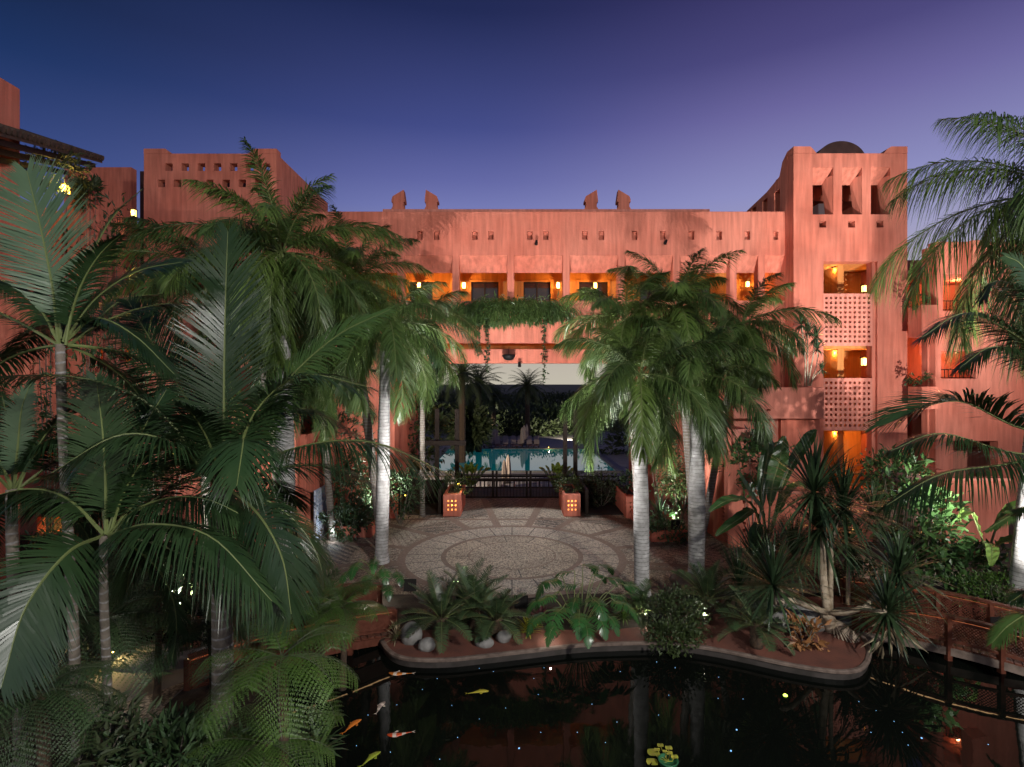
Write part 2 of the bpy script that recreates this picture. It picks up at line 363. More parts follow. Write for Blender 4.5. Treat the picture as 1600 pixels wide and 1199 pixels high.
def royal_palm(label, base, crown, r0=.19, nf=17, Lf=2.9, seed=1, mats=(L_ROY, L_ROY, L_ROY2), shaft=.8, el=(82, -55), trunk=True, group='royal palms round the plaza', n=125, az0=0., bend=(1.15, 1.5), ll=.56, dr=.55, bark=None):
    r = np.random.default_rng(seed); base = np.array(base, float); crown = np.array(crown, float)
    root = thing('royal_palm', label, 'palm tree', base, group)
    if trunk:
        st = crown + (base - crown) * (shaft / max(.5, crown[2] - base[2]))
        mb = trunk_rings(MB(), base, st, r0 * .95, r0 * .72, r0 * .12)
        part('trunk', mb, [bark or BARKR, BARKD], root, smooth=True)
        mb = MB(); mb.tube(resample([st + (0, 0, .002), st * .6 + crown * .4, crown], 8), [r0 * .76, r0 * .82, r0 * .78, r0 * .68, r0 * .56, r0 * .45, r0 * .35, r0 * .25], 14)
        part('crownshaft', mb, [SHAFT], root, smooth=True)
    palm_crown(root, crown, nf, Lf, dict(n=int(n * 1.15), L_=ll, w=.021, droop=dr, lift=.05, plume=.75, stem=.09, rw=.024, a0=58, a1=26, seg=3), el=el, bend=bend, mats=mats, r=r, az0=az0)
    return root

def arching_palm(name, label, base, crown, fr, trunk_r=.09, d=7, extra=0, L_=.75, w=.035, group=None, mats=None, ring=True, n=60):
    """feather palm with individually shaped fronds: fr = list of (control points [(px,py,depth)], up vector, dict)"""
    base = np.array(base, float); crown = np.array(crown, float)
    root = thing(name, label, 'palm tree', base, group)
    if trunk_r:
        mb = trunk_rings(MB(), base, crown, trunk_r, trunk_r * .8, 0, .11, 14, ring, .02)
        part('trunk', mb, [BARK, BARKD], root, smooth=True)
    for pts, up, kw in fr:
        q = resample([P(*p) for p in pts], 18); k = dict(n=int(n * 1.5), L_=L_, w=w * .62, droop=.30, lift=.12, plume=.06, stem=.16, rw=.022, a0=70, a1=30); k2 = dict(kw); m = k2.pop('m', L_COCO); k2['n'] = int(k2.get('n', n) * 1.95); k2['w'] = k2.get('w', w) * .64; k.update(k2)
        mb = MB(); frond(mb, q, up=up, **k); part('frond', mb, [m, RACH], root)
    if extra: palm_crown(root, crown, extra, 1.9, dict(n=int(n * 1.3), L_=L_ * .8, w=w * .7, droop=.35, lift=.12, plume=.1, stem=.16, rw=.02, a0=68, a1=28), el=(80, -40), bend=(.8, 1.3), mats=[L_COCO], r=np.random.default_rng(int(abs(base[0]) * 100)), skip=lambda a, e: math.sin(a) < -.2 and e < .9)
    return root

def rosette(mb, c, n, Lr, w, el=(85, -30), bend=.5, r=None, m=0, az0=0, seg=4, axis=None):
    """strap leaves from one point"""
    r = r or rng; i = np.arange(n); u = (i + .5) / n; az = i * 2.39996 + r.normal(0, .1, n)
    e = np.radians(el[0] + (el[1] - el[0]) * u + r.normal(0, 7, n)); ln = Lr * (1 + r.uniform(-.15, .15, n))
    st = np.linspace(0, 1, seg + 1); bd = bend * (1 + r.uniform(-.4, .4, n))
    E = e[:, None] - bd[:, None] * st[None] ** 1.5
    d = np.stack([np.cos(E) * np.cos(az)[:, None], np.cos(E) * np.sin(az)[:, None], np.sin(E)], 2) * (ln / seg)[:, None, None]
    p = np.array(c) + np.concatenate([np.zeros((n, 1, 3)), np.cumsum(d[:, :-1], 1)], 1)
    wv = np.stack([-np.sin(az), np.cos(az), np.zeros(n)], 1)[:, None] * (w / 2 * np.interp(st, [0, .35, .75, 1], [.7, 1, .7, .05]))[None, :, None]
    lo, hi = p - wv, p + wv
    mb.quads(np.stack([lo[:, :-1], hi[:, :-1], hi[:, 1:], lo[:, 1:]], 2).reshape(-1, 4, 3), m); return mb

def leaves(mb, c, rad, n, size, r=None, m=0, flat=0., shell=.35, asp=.45, droop=0.):
    """pointed folded leaves scattered through an ellipsoid volume, denser to the outside, in clumps"""
    r = r or rng; c = np.array(c, float); rad = np.array(rad, float)
    nc = max(6, n // 26); cc = nrm(r.normal(0, 1, (nc, 3))) * (r.uniform(shell, 1, nc) ** .6)[:, None]
    k = r.integers(0, nc, n); p = cc[k] + r.normal(0, .17, (n, 3)); out = nrm(p + 1e-4)
    p = c + p * rad; d = nrm(out + r.normal(0, .7, (n, 3)) + np.array([0, 0, .25 - droop])); d[:, 2] *= (1 - flat); d = nrm(d)
    up = nrm(r.normal(0, .45, (n, 3)) + np.array([0, 0, 1.])); sd = nrm(np.cross(d, up)); nn = np.cross(sd, d)
    s = size * (1 + r.uniform(-.35, .35, n)); w = sd * (s * asp / 2)[:, None]; D = d * s[:, None]; f = nn * (s * .08)[:, None]
    a = p; b = p + D * .45 + w + f; e = p + D; g = p + D * .45 - w + f; h = p + D * .45
    q1 = np.stack([a, b, e, h], 1); q2 = np.stack([a, h, e, g], 1)
    mb.quads(np.concatenate([q1, q2]), m); return mb

def bush(name, label, c, rad, n, size, m, cat='shrub', group=None, stems=5, seed=3, asp=.45, base_z=0., flat=0., droop=0.):
    r = np.random.default_rng(seed); c = np.array(c, float)
    root = thing(name, label, cat, (c[0], c[1], base_z), group)
    mb = MB(); leaves(mb, c, rad, n, size, r, asp=asp, flat=flat, droop=droop); part('foliage', mb, [m], root)
    if stems:
        mb = MB()
        for i in range(stems):
            a = i * 2 * PI / stems + r.uniform(0, .5); t = c + np.array([math.cos(a) * rad[0] * .6, math.sin(a) * rad[1] * .6, rad[2] * .35])
            mb.tube(resample([(c[0] + .04 * math.cos(a), c[1] + .04 * math.sin(a), base_z), (c[0] * .5 + t[0] * .5, c[1] * .5 + t[1] * .5, base_z * .5 + c[2] * .5), t], 5), [.022, .018, .015, .01, .006], 5)
        part('stems', mb, [BARK], root)
    return root

def cycad(label, base, h, nf, Lf, seed=1, group='cycads by the pond', m=L_CYC, tr=.11, el=(80, -12), w=.016, L_=.2, cat='cycad'):
    r = np.random.default_rng(seed); base = np.array(base, float); root = thing('cycad', label, cat, base, group)
    mb = MB(); mb.lathe(base, [(tr, 0), (tr * 1.15, h * .3), (tr * .95, h * .35), (tr * 1.15, h * .7), (tr * .9, h * .75), (tr * 1.1, h), (tr * .5, h + .06)], 12); part('trunk', mb, [BARKF], root, smooth=True)
    c = base + np.array([0, 0, h])
    for i in range(nf):
        u = (i + .5) / nf; az = i * 2.39996 + r.normal(0, .1); e = math.radians(el[0] + (el[1] - el[0]) * u + r.normal(0, 5))
        mb = MB(); frond(mb, arc(c + np.array([math.cos(az), math.sin(az), 0]) * tr * .5, az, e, Lf * (.85 + r.uniform(-.1, .15)), .55 + .35 * u, 9), n=34, L_=L_, w=w, droop=.08, lift=.35, stem=.16, rw=.011, prof='cyc', a0=75, a1=45, r=r, seg=2)
        part('frond', mb, [m, RACH], root)
    return root

FERN_ME = []
def fern_mesh(k, m):
    """bipinnate tree-fern frond 1 m long along +x in local space, arching; shared between ferns"""
    r = np.random.default_rng(50 + k); mb = MB(); pts = arc((0, 0, 0), 0, .55, 1.0, 1.15 + .15 * k, 12)
    T = nrm(np.gradient(pts, axis=0)); n = 17
    for i in range(n):
        t = .14 + .86 * i / n; ix = t * 11; a = int(ix); f = ix - a; p = pts[a] * (1 - f) + pts[min(11, a + 1)] * f; tt = T[a]
        ln = .36 * math.sin(PI * min(1, (t - .05) * .92)) ** .65 * (1 + r.uniform(-.05, .05))
        for s in (1, -1):
            B = np.array([0, s * 1., 0]); d = nrm(.38 * tt + .92 * B)
            q = np.array([p + d * ln * u + np.array([0, 0, -.30]) * ln * u * u for u in np.linspace(0, 1, 6)])
            frond(mb, q, up=(-tt[2], 0, tt[0]), n=15, L_=.038, w=.027, a0=72, a1=50, droop=.3, lift=0, stem=.02, rw=.0025, prof='tri', jit=.03, r=r, seg=1)
    mb.tube(pts, .008 * (1 - .8 * np.linspace(0, 1, 12)), 5, 1, cap=False)
    return mb.mesh('fern_frond', [m, RACHD])
def tree_fern(label, base, h, nf, Lf, meshes, seed=1, group='tree ferns on the near bank', el=(35, -10), az_rng=None, tr=.07):
    r = np.random.default_rng(seed); base = np.array(base, float); root = thing('tree_fern', label, 'tree fern', base, group)
    mb = MB(); mb.tube(resample([base, base + (0.02, .01, h * .5), base + (0, 0, h)], 8), [tr * 1.3, tr * 1.1, tr, tr * .95, tr, tr, tr * 1.1, tr], 10); part('trunk', mb, [BARKF], root, smooth=True)
    for i in range(nf):
        u = (i + .5) / nf; az = i * 2.39996 + r.normal(0, .1)
        if az_rng: az = az_rng[0] + (az_rng[1] - az_rng[0]) * ((i * .618) % 1)
        o = bpy.data.objects.new('frond', meshes[i % len(meshes)]); C.objects.link(o); o.parent = root
        o.location = (0, 0, h); o.rotation_euler = (r.normal(0, .12), -math.radians(el[0] + (el[1] - el[0]) * u) + .35, az); o.scale = (Lf * (1 + r.uniform(-.12, .12)),) * 3
    return root

# ------------------------------------------------------------------ walls
def wall_grid(u0, u1, z0, z1, t, holes=(), m=0):
    """wall slab in local frame: u along x, thickness t along +y, real openings for holes (u0,u1,z0,z1)"""
    us = sorted({u0, u1, *[h for q in holes for h in q[:2] if u0 < h < u1]}); zs = sorted({z0, z1, *[h for q in holes for h in q[2:] if z0 < h < z1]})
    nu, nz = len(us) - 1, len(zs) - 1; S = np.ones((nu + 2, nz + 2), bool); S[0] = S[-1] = False; S[:, 0] = S[:, -1] = False
    for i in range(nu):
        for j in range(nz):
            cu, cz = (us[i] + us[i + 1]) / 2, (zs[j] + zs[j + 1]) / 2
            if any(a < cu < b and c < cz < d for a, b, c, d in holes): S[i + 1, j + 1] = False
    mb = MB(); Q = []
    for i in range(nu):
        for j in range(nz):
            if not S[i + 1, j + 1]: continue
            a, b, c, d = us[i], us[i + 1], zs[j], zs[j + 1]
            Q.append([(a, 0, c), (b, 0, c), (b, 0, d), (a, 0, d)]); Q.append([(b, t, c), (a, t, c), (a, t, d), (b, t, d)])
            if not S[i, j + 1]: Q.append([(a, t, c), (a, 0, c), (a, 0, d), (a, t, d)])
            if not S[i + 2, j + 1]: Q.append([(b, 0, c), (b, t, c), (b, t, d), (b, 0, d)])
            if not S[i + 1, j]: Q.append([(a, t, c), (b, t, c), (b, 0, c), (a, 0, c)])
            if not S[i + 1, j + 2]: Q.append([(a, 0, d), (b, 0, d), (b, t, d), (a, t, d)])
    mb.quads(np.array(Q), m); return mb
def rot(mb, ang, org):
    c, s = math.cos(ang), math.sin(ang)
    for v in mb.v:
        x, y = v[:, 0].copy(), v[:, 1].copy(); v[:, 0] = org[0] + c * x - s * y; v[:, 1] = org[1] + s * x + c * y; v[:, 2] += org[2] if len(org) > 2 else 0
    return mb
def lattice(u0, u1, z0, z1, nu, nz, frac=.5, edge=.5):
    pu, pz = (u1 - u0) / (nu + edge), (z1 - z0) / (nz + edge); H = []
    for i in range(nu):
        for j in range(nz):
            a = u0 + pu * (i + .5 + edge / 2 - frac / 2); c = z0 + pz * (j + .5 + edge / 2 - frac / 2); H.append((a, a + pu * frac, c, c + pz * frac))
    return H

def lamp(kind, name, loc, power, col, target=None, size=.05, angle=60, parent=None, blend=.6):
    l = bpy.data.lights.new(name, kind); l.energy = power; l.color = col
    l.shadow_soft_size = size
    if kind == 'SPOT': l.spot_size = math.radians(angle); l.spot_blend = blend
    o = bpy.data.objects.new(name, l); C.objects.link(o); o.location = tuple(float(v) for v in loc)
    if target is not None: o.rotation_euler = (Vector(tuple(target)) - Vector(tuple(loc))).to_track_quat('-Z', 'Y').to_euler()
    if parent is not None:
        o.parent = parent; o.location = tuple(np.array(o.location) - np.array(parent.location))
    return o
def garden_spot(label, loc, power, target, col=(1, .96, .9), angle=70, size=.06, group='garden spotlights in the beds', blend=.6):
    """short black spike spotlight aimed up, with its light"""
    loc = np.array(loc, float); root = thing('garden_spotlight', label, 'spotlight', loc, group)
    d = nrm(np.array(target) - (loc + (0, 0, .22))); h = loc + np.array([0, 0, .22])
    mb = MB(); mb.tube([loc, loc + (0, 0, .2)], .012, 6); part('spike', mb, [IRON], root)
    mb = MB(); mb.tube([h - d * .09, h - d * .05, h + d * .06, h + d * .065], [.03, .05, .055, .05], 12); part('housing', mb, [IRON], root)
    mb = MB(); mb.tube([h + d * .066, h + d * .069], .045, 12); part('lens', mb, [WHITEL], root)
    mb = MB(); mb.box(h[0] - .15, h[0] + .15, h[1] - .13, h[1] - .12, h[2] - .12, h[2] + .17); mb.bar(h + (0, -.12, -.08), h + (0, 0, -.08), .02); part('glare_shield', mb, [IRON], root)  # plate added on the pond side to block the lamp's reflection
    lamp('SPOT', 'lamp', h + d * .12, power, col, target, size, angle, root, blend); return root

# ================================================================== THE SETTING
WZ = -.15
rim_px = [(598, 1004), (606, 1016), (622, 1026), (650, 1031), (700, 1031), (760, 1025), (830, 1017), (900, 1009), (960, 1006), (1020, 1005), (1080, 1009), (1150, 1021), (1230, 1038), (1300, 1049), (1335, 1048), (1352, 1038), (1358, 1020), (1352, 1002), (1338, 985)]
rim = resample([G(*p) for p in rim_px], 60)
pond_rest = [G(1332, 955), G(1380, 925), G(1480, 915), G(1640, 935), G(1700, 985), (9.9, 9.3, 0), (8.2, 8.4, 0), (8.0, 7.5, 0), (9.5, 5.5, 0), (9.5, 1.5, 0), (-1.6, 1.5, 0), (-2.6, 4.5, 0), (-3.1, 7.2, 0), (-3.6, 8.8, 0), (-5.2, 10.2, 0), (-7.5, 10.8, 0), (-7.5, 12.6, 0), (-4.9, 12.1, 0), (-3.2, 11.4, 0)]
pond = [tuple(p[:2]) for p in rim] + [tuple(q[:2]) for q in pond_rest]

def sheet_with_hole(outer, hole, z):
    bm = bmesh.new()
    for loop in (outer, hole):
        vs = [bm.verts.new((p[0], p[1], z)) for p in loop]
        for i in range(len(vs)): bm.edges.new((vs[i], vs[(i + 1) % len(vs)]))
    bmesh.ops.triangle_fill(bm, use_beauty=True, edges=bm.edges[:])
    for f in bm.faces:
        if f.normal.z < 0: f.normal_flip()
    me = bpy.data.meshes.new('ground'); bm.to_mesh(me); bm.free(); return me
me = sheet_with_hole([(-70, -40), (70, -40), (70, 26.5), (-70, 26.5)], pond, -.004); me.materials.append(SOIL)
o = bpy.data.objects.new('ground', me); C.objects.link(o); o['kind'] = 'structure'
mb = MB(); pp = np.array([(a, b, 0) for a, b in pond]); n = len(pp)
mb.quads(np.stack([pp + (0, 0, -.006), np.roll(pp, -1, 0) + (0, 0, -.006), np.roll(pp, -1, 0) + (0, 0, -1.0), pp + (0, 0, -1.0)], 1)); struct('pond_wall', mb, mat('wet_concrete', (.03, .026, .022), .5, (5, (.06, .05, .045))))
WATER = mat('pond_water', (.0035, .0045, .0035), .015, spec=.5); b_ = WATER.node_tree.nodes['Principled BSDF']; b_.inputs['IOR'].default_value = 1.33
t_ = WATER.node_tree; ns_ = t_.nodes.new('ShaderNodeTexNoise'); ns_.inputs['Scale'].default_value = 2.2; ns_.inputs['Detail'].default_value = 3; b_.inputs['Specular IOR Level'].default_value = .13; g_ = t_.nodes.new('ShaderNodeNewGeometry'); t_.links.new(g_.outputs['Position'], ns_.inputs['Vector'])
bp_ = t_.nodes.new('ShaderNodeBump'); bp_.inputs['Strength'].default_value = .06; bp_.inputs['Distance'].default_value = .03; t_.links.new(ns_.outputs['Fac'], bp_.inputs['Height']); t_.links.new(bp_.outputs[0], b_.inputs['Normal'])
mb = MB(); mb.box(-9, 12, 1, 14.5, -1.2, WZ); struct('pond_water', mb, WATER)

# planting bed along the rim, and the plaza beyond it
bed_top_px = [(1330, 940), (1290, 925), (1200, 955), (1120, 960), (1040, 975), (950, 985), (860, 985), (760, 985), (680, 985), (612, 985)]
bed_top = resample([G(*p) for p in bed_top_px], 40)
bed = [tuple(p[:2]) for p in rim] + [tuple(p[:2]) for p in bed_top]
mb = MB(); mb.poly(bed, .004); struct('planting_bed_soil', mb, BED)
mb = MB(); T = nrm(np.gradient(rim, axis=0)); S_ = np.stack([-T[:, 1], T[:, 0], np.zeros(len(T))], 1)
prof = [(.0, -.035), (-.04, -.03), (-.045, .012), (-.02, .026), (.03, .024), (.05, .006)]
R_ = np.array([[rim[i] + S_[i] * a + (0, 0, z) for a, z in prof] for i in range(len(rim))])
Q = np.stack([R_[:-1, :-1], R_[:-1, 1:], R_[1:, 1:], R_[1:, :-1]], 2).reshape(-1, 4, 3); mb.quads(Q); struct('pond_rim', mb, RIMM, smooth=True)
CX, CY = 0.0, 16.05
plaza = [(-8.6, 24.0), (-8.6, 14.0), (-6.8, 13.0), (-4.6, 12.6), (-3.0, 11.6)] + [tuple(p[:2]) for p in bed_top[::-1]] + [(7.6, 13.0), (8.0, 24.0)]
mb = MB(); mb.poly(plaza, .004); struct('plaza_paving', mb, PEB_MIX)
def ring(mb, r0, r1, z, a0=0, a1=2 * PI, n=96, m=0):
    a = np.linspace(a0, a1, n + 1); p = lambda r: np.stack([CX + r * np.cos(a), CY + r * np.sin(a), np.full(n + 1, z)], 1)
    i, o_ = p(r0), p(r1); mb.quads(np.stack([i[:-1], o_[:-1], o_[1:], i[1:]], 1), m); return mb
struct('plaza_disc_pale', ring(MB(), 1.95, 3.10, .008), PEB_PALE)
struct('plaza_disc_centre', ring(MB(), .001, 1.98, .008), PEB_TAN)
mb = MB(); ring(mb, 3.06, 3.28, .014); ring(mb, 1.92, 2.06, .014); ring(mb, 1.24, 1.28, .012, m=0); struct('plaza_ring_bands', mb, BRICK)
def strip2(mb, a, b, w, z, m=0):
    a = np.array(a, float); b = np.array(b, float); d = nrm(b - a); s = np.array([-d[1], d[0]]) * w / 2
    mb.quads([[(*(a - s), z), (*(b - s), z), (*(b + s), z), (*(a + s), z)]], m)
pol = lambda r, a: (CX + r * math.cos(a), CY + r * math.sin(a))
mb = MB()
for k in range(24):
    a = k * PI / 12; strip2(mb, pol(2.06, a), pol(3.06, a), .035, .011)
for k in range(12):
    a = k * PI / 6 + .13; strip2(mb, pol(1.28, a), pol(1.92, a), .03, .011)
struct('plaza_thin_spokes', mb, PEB_DARK)
# radial brick bands and striped pebble fields outside the disc
mb = MB(); bands = [math.radians(a) for a in (12, 38, 62, 80, 99, 118, 142, 168, 192, -12)]
def clipr(a, inner=3.28):
    c, s = math.cos(a), math.sin(a); t = 30
    for lim, v, o0 in ((6.5, c, CX), (-6.5, c, CX), (23.9, s, CY), (12.2, s, CY)):
        if abs(v) > 1e-6:
            q = (lim - o0) / v
            if 0 < q < t: t = q
    return t
for a in bands: strip2(mb, pol(3.27, a), pol(clipr(a), a), .26, .012)
strip2(mb, (-6.6, 20.2), (6.6, 20.2), .22, .0165); strip2(mb, (-6.9, 13.6), (-3.1, 15.2), .22, .0165); strip2(mb, (6.9, 14.2), (3.2, 15.0), .26, .0165)
struct('plaza_brick_bands', mb, BRICK)
mbp, mbd = MB(), MB(); ang = sorted(b % (2 * PI) for b in bands)
def inpoly(p, poly):
    x, y = p; c = False; j = len(poly) - 1
    for i in range(len(poly)):
        if (poly[i][1] > y) != (poly[j][1] > y) and x < (poly[j][0] - poly[i][0]) * (y - poly[i][1]) / (poly[j][1] - poly[i][1]) + poly[i][0]: c = not c
        j = i
    return c
for si in range(len(ang)):
    a0, a1 = ang[si], ang[(si + 1) % len(ang)] + (0 if si + 1 < len(ang) else 2 * PI)
    if a1 - a0 > 1.2: continue
    mid = (a0 + a1) / 2
    for zi, (r0, r1) in enumerate(((3.4, 4.6), (4.6, 6.0), (6.0, 7.8))):
        th = mid + (.75 if (si + zi) % 2 else -.75); d = np.array([math.cos(th), math.sin(th)]); s = np.array([-d[1], d[0]])
        cc = np.array(pol((r0 + r1) / 2, mid)); pale = (si + zi) % 3 != 2
        for k in range(-13, 14):
            o0 = cc + s * k * .20; runs = []; cur = None
            for u in np.linspace(-2.2, 2.2, 89):
                q = o0 + d * u; rr = math.hypot(q[0] - CX, q[1] - CY); aa = math.atan2(q[1] - CY, q[0] - CX) % (2 * PI)
                if aa < a0 - .01: aa += 2 * PI
                ok = r0 + .04 < rr < r1 - .04 and a0 + .15 / rr < aa < a1 - .15 / rr and inpoly(q, plaza)
                if ok: cur = [q, q] if cur is None else [cur[0], q]
                elif cur is not None: runs.append(cur); cur = None
            for a_, b_2 in runs:
                if np.linalg.norm(b_2 - a_) > .12: strip2(mbp if pale else mbd, a_, b_2, .13 if pale else .10, .0085)
o = struct('plaza_pale_stripes', mbp, PEB_PALE); o['kind'] = 'stuff'
o = struct('plaza_dark_stripes', mbd, PEB_DARK); o['kind'] = 'stuff'
# garden path at lower left, lower terrace, far ground
path = [G(*p)[:2] for p in [(140, 1130), (120, 1075), (165, 1050), (230, 1030), (330, 1010), (400, 985), (470, 975), (440, 1010), (330, 1040), (262, 1100), (235, 1135)]]
mb = MB(); mb.poly(path, .006); struct('garden_path', mb, PATH)
mb = MB(); mb.poly([G(*p)[:2] for p in [(140, 1130), (175, 1105), (240, 1085), (300, 1062), (262, 1100), (235, 1138)]], .012); struct('path_pebble_edge', mb, PEB_MIX)
LZ = -2.5
mb = MB(); mb.box(-60, 60, 26.45, 95, LZ - .5, LZ); struct('pool_terrace', mb, DECKM)
mb = MB(); mb.box(-60, 60, 26.2, 26.44, LZ - .4, -.01); struct('retaining_wall', mb, WALL)
mb = MB(); mb.box(-2500, 2500, 95.1, 4500, LZ - .9, LZ - .3); struct('far_land', mb, mat('far_land', (.012, .017, .009), .95, (.02, (.02, .03, .014))))

# ================================================================== BUILDINGS
FD = 22.2
bld = thing('hotel_building', 'long pink hotel block bridging the passage, small niches in a row under its parapet', 'building', (0, FD, 0))
holes = []
pill = [(626, 11), (712, 11), (798, 11), (885, 11), (971, 11), (1057, 11), (1146, 9), (1190, 11)]
edges = [540] + [p for p, _ in pill] + [1236]
bays = []
xs = [(a + (0 if i == 0 else 5.5), b - (0 if b == 1236 else 5.5)) for i, (a, b) in enumerate(zip(edges[:-1], edges[1:]))]
PAR, LINT, HOOD = 8.35, Z(424, FD), Z(400, FD)
for a, b in xs:
    u0, u1 = X(a, FD), X(b, FD)
    if b - a < 25: continue
    bays.append((u0, u1)); holes.append((u0, u1, PAR, HOOD))
niche_px = [(600, 608), (652, 660), (678, 686), (738, 746), (763, 771), (824, 832), (849, 857), (910, 918), (936, 944), (988, 996), (1032, 1040), (1076, 1085), (1120, 1128), (1164, 1172), (1209, 1216)]
nz0, nz1 = Z(375, FD), Z(361.5, FD)
for a, b in niche_px: holes.append((X(a, FD), X(b, FD), nz0, nz1))
PT = Z(568, FD)               # underside of the bridge over the passage
XL, XR = X(617, FD), X(1028, FD)
holes.append((XL, XR, -1, PT)); holes.append((X(640, FD), X(1000, FD), Z(546, FD), Z(536.5, FD)))
holes += [(X(470, FD), X(520, FD), 3.4, 5.2), (X(1150, FD), X(1178, FD), 6.9 - 3.2, 5.6), (X(1085, FD), X(1118, FD), 3.6, 5.4)]
x0w, x1w = X(395, FD), X(1240, FD)
ztop = Z(331, FD)
part('facade_wall', rot(wall_grid(x0w, x1w, -.05, ztop, .42, holes), 0, (0, FD)), [WALL], bld, bevel=.025)
mb = MB(); mb.box(x0w, x1w, FD + .24, FD + .40, nz0 - .2, nz1 + .2)
part('niche_backing', mb, [WALL], bld)
for u0, u1 in bays:        # sloping hood over each gallery opening
    mb = MB(); a, b = u0 + .003, u1 - .003
    mb.add([(a, FD + .03, HOOD - .003), (b, FD + .03, HOOD - .003), (b, FD + .41, LINT), (a, FD + .41, LINT), (a, FD + .415, HOOD - .003), (b, FD + .415, HOOD - .003)], [(3, 2, 1, 0), (0, 1, 5, 4), (2, 3, 4, 5), (0, 4, 3), (1, 2, 5)])
    part('hood', mb, [WALL], bld)
mb = MB(); mb.box(X(598, FD + .6), X(1109, FD + .6), FD + .6, FD + 5.0, ztop - .3, Z(327.5, FD + .6)); part('roof_upstand', mb, [WALL2], bld)
mb = MB(); mb.box(x0w, x1w, FD + .43, FD + 5.2, ztop - .8, ztop - .45); part('roof_slab', mb, [WALL], bld)
mb = MB(); mb.box(x0w, XL - .0, FD + .43, FD + 5.2, 6.25, 6.55); mb.box(XR, x1w, FD + .43, FD + 5.2, 6.25, 6.55); mb.box(XL, XR, FD + .43, FD + 5.2, 6.25, 6.55); part('gallery_floor', mb, [OCHRE], bld)
# gallery back wall with windows
GB = FD + 2.1; gh = []
win_px = [(736, 779), (818, 860), (640, 676), (905, 950), (1085, 1110), (1000, 1035)]
for a, b in win_px: gh.append((X(a, GB), X(b, GB), 6.9, Z(441, GB)))
part('gallery_back_wall', rot(wall_grid(x0w, x1w, 6.56, ztop - .81, .25, gh), 0, (0, GB)), [OCHRE], bld)
for a, b in win_px:
    u0, u1, z0, z1 = X(a, GB), X(b, GB), 6.9, Z(441, GB)
    mb = MB(); w = .05
    for q in ((u0, u0 + w, z0, z1), (u1 - w, u1, z0, z1), (u0 + w, u1 - w, z0, z0 + w), (u0 + w, u1 - w, z1 - w, z1), ((u0 + u1) / 2 - .03, (u0 + u1) / 2 + .03, z0 + w, z1 - w)): mb.box(q[0], q[1], GB + .08, GB + .16, q[2], q[3])
    f = part('window', mb, [WOODD], bld); mb = MB(); mb.box(u0 + .04, u1 - .04, GB + .11, GB + .125, z0 + .04, z1 - .04); part('pane', mb, [GLASSD], f)
    mb = MB(); s = .1
    mb.box(u0 - s, u0 - .004, GB - .03, GB - .002, z0, z1 + s); mb.box(u1 + .004, u1 + s, GB - .03, GB - .002, z0, z1 + s); mb.box(u0 - .004, u1 + .004, GB - .03, GB - .002, z1 + .004, z1 + s); part('window_surround', mb, [OCHRE], bld)
for px in (757, 798, 841, 885):
    pass
mb = MB()
for u in (712, 798, 885, 971): mb.box(X(u, GB) - .12, X(u, GB) + .12, FD + .43, GB - .003, ztop - 1.3, ztop - .81); part('ceiling_beam', mb, [OCHRE], bld); mb = MB()
# passage walls and soffit, bridge slot lining
mb = MB(); mb.box(XL - .45, XL, FD + .425, FD + 5.0, -.05, 6.24); part('passage_wall', mb, [WALL], bld)
mb = MB(); mb.box(XR, XR + .45, FD + .425, FD + 5.0, -.05, 6.24); part('passage_wall', mb, [WALL], bld)
mb = MB(); mb.box(XL + .002, XR - .002, FD + .425, FD + .70, PT + .0, Z(547, FD)); part('bridge_beam', mb, [WALL], bld)
mb = MB(); mb.box(XL, XR, FD + 1.6, FD + 1.75, PT + .25, 6.24); part('slot_lining', mb, [OCHRE], bld)
mb = MB()
for k in range(14): u = X(640, FD) + (k + .5) * (X(1000, FD) - X(640, FD)) / 14; mb.box(u - .03, u + .03, FD + 1.5, FD + 1.595, PT + .3, 6.2); part('slot_mullion', mb, [WHITE], bld); mb = MB()
for a, b in ((x0w, XL - .46), (XR + .46, x1w)):
    mb = MB(); mb.box(a, b, FD + .425, FD + 5.1, 2.95, 3.2); part('first_floor_slab', mb, [WALL], bld)
part('rear_wall', rot(wall_grid(x0w, x1w, -2.5, ztop, .3, [(XL, XR, -3, 6.2)] ), 0, (0, FD + 5.25)), [WALL], bld)
# bell-shaped lamp hung under the slot
o = thing('hanging_lamp', 'dark bell-shaped lamp hanging from the slot above the passage', 'lamp', P(795, 552, FD - .25))
c = P(795, 552, FD - .25); mb = MB(); mb.lathe(c + (0, 0, -.25), [(.26, .18), (.25, .08), (.18, -.02), (.06, -.06)][::-1], 20); part('shade', mb, [IRON], o, smooth=True)
mb = MB(); mb.tube([c + (0, 0, -.07), c + (0, 0, .22)], .012, 6); part('rod', mb, [IRON], o)

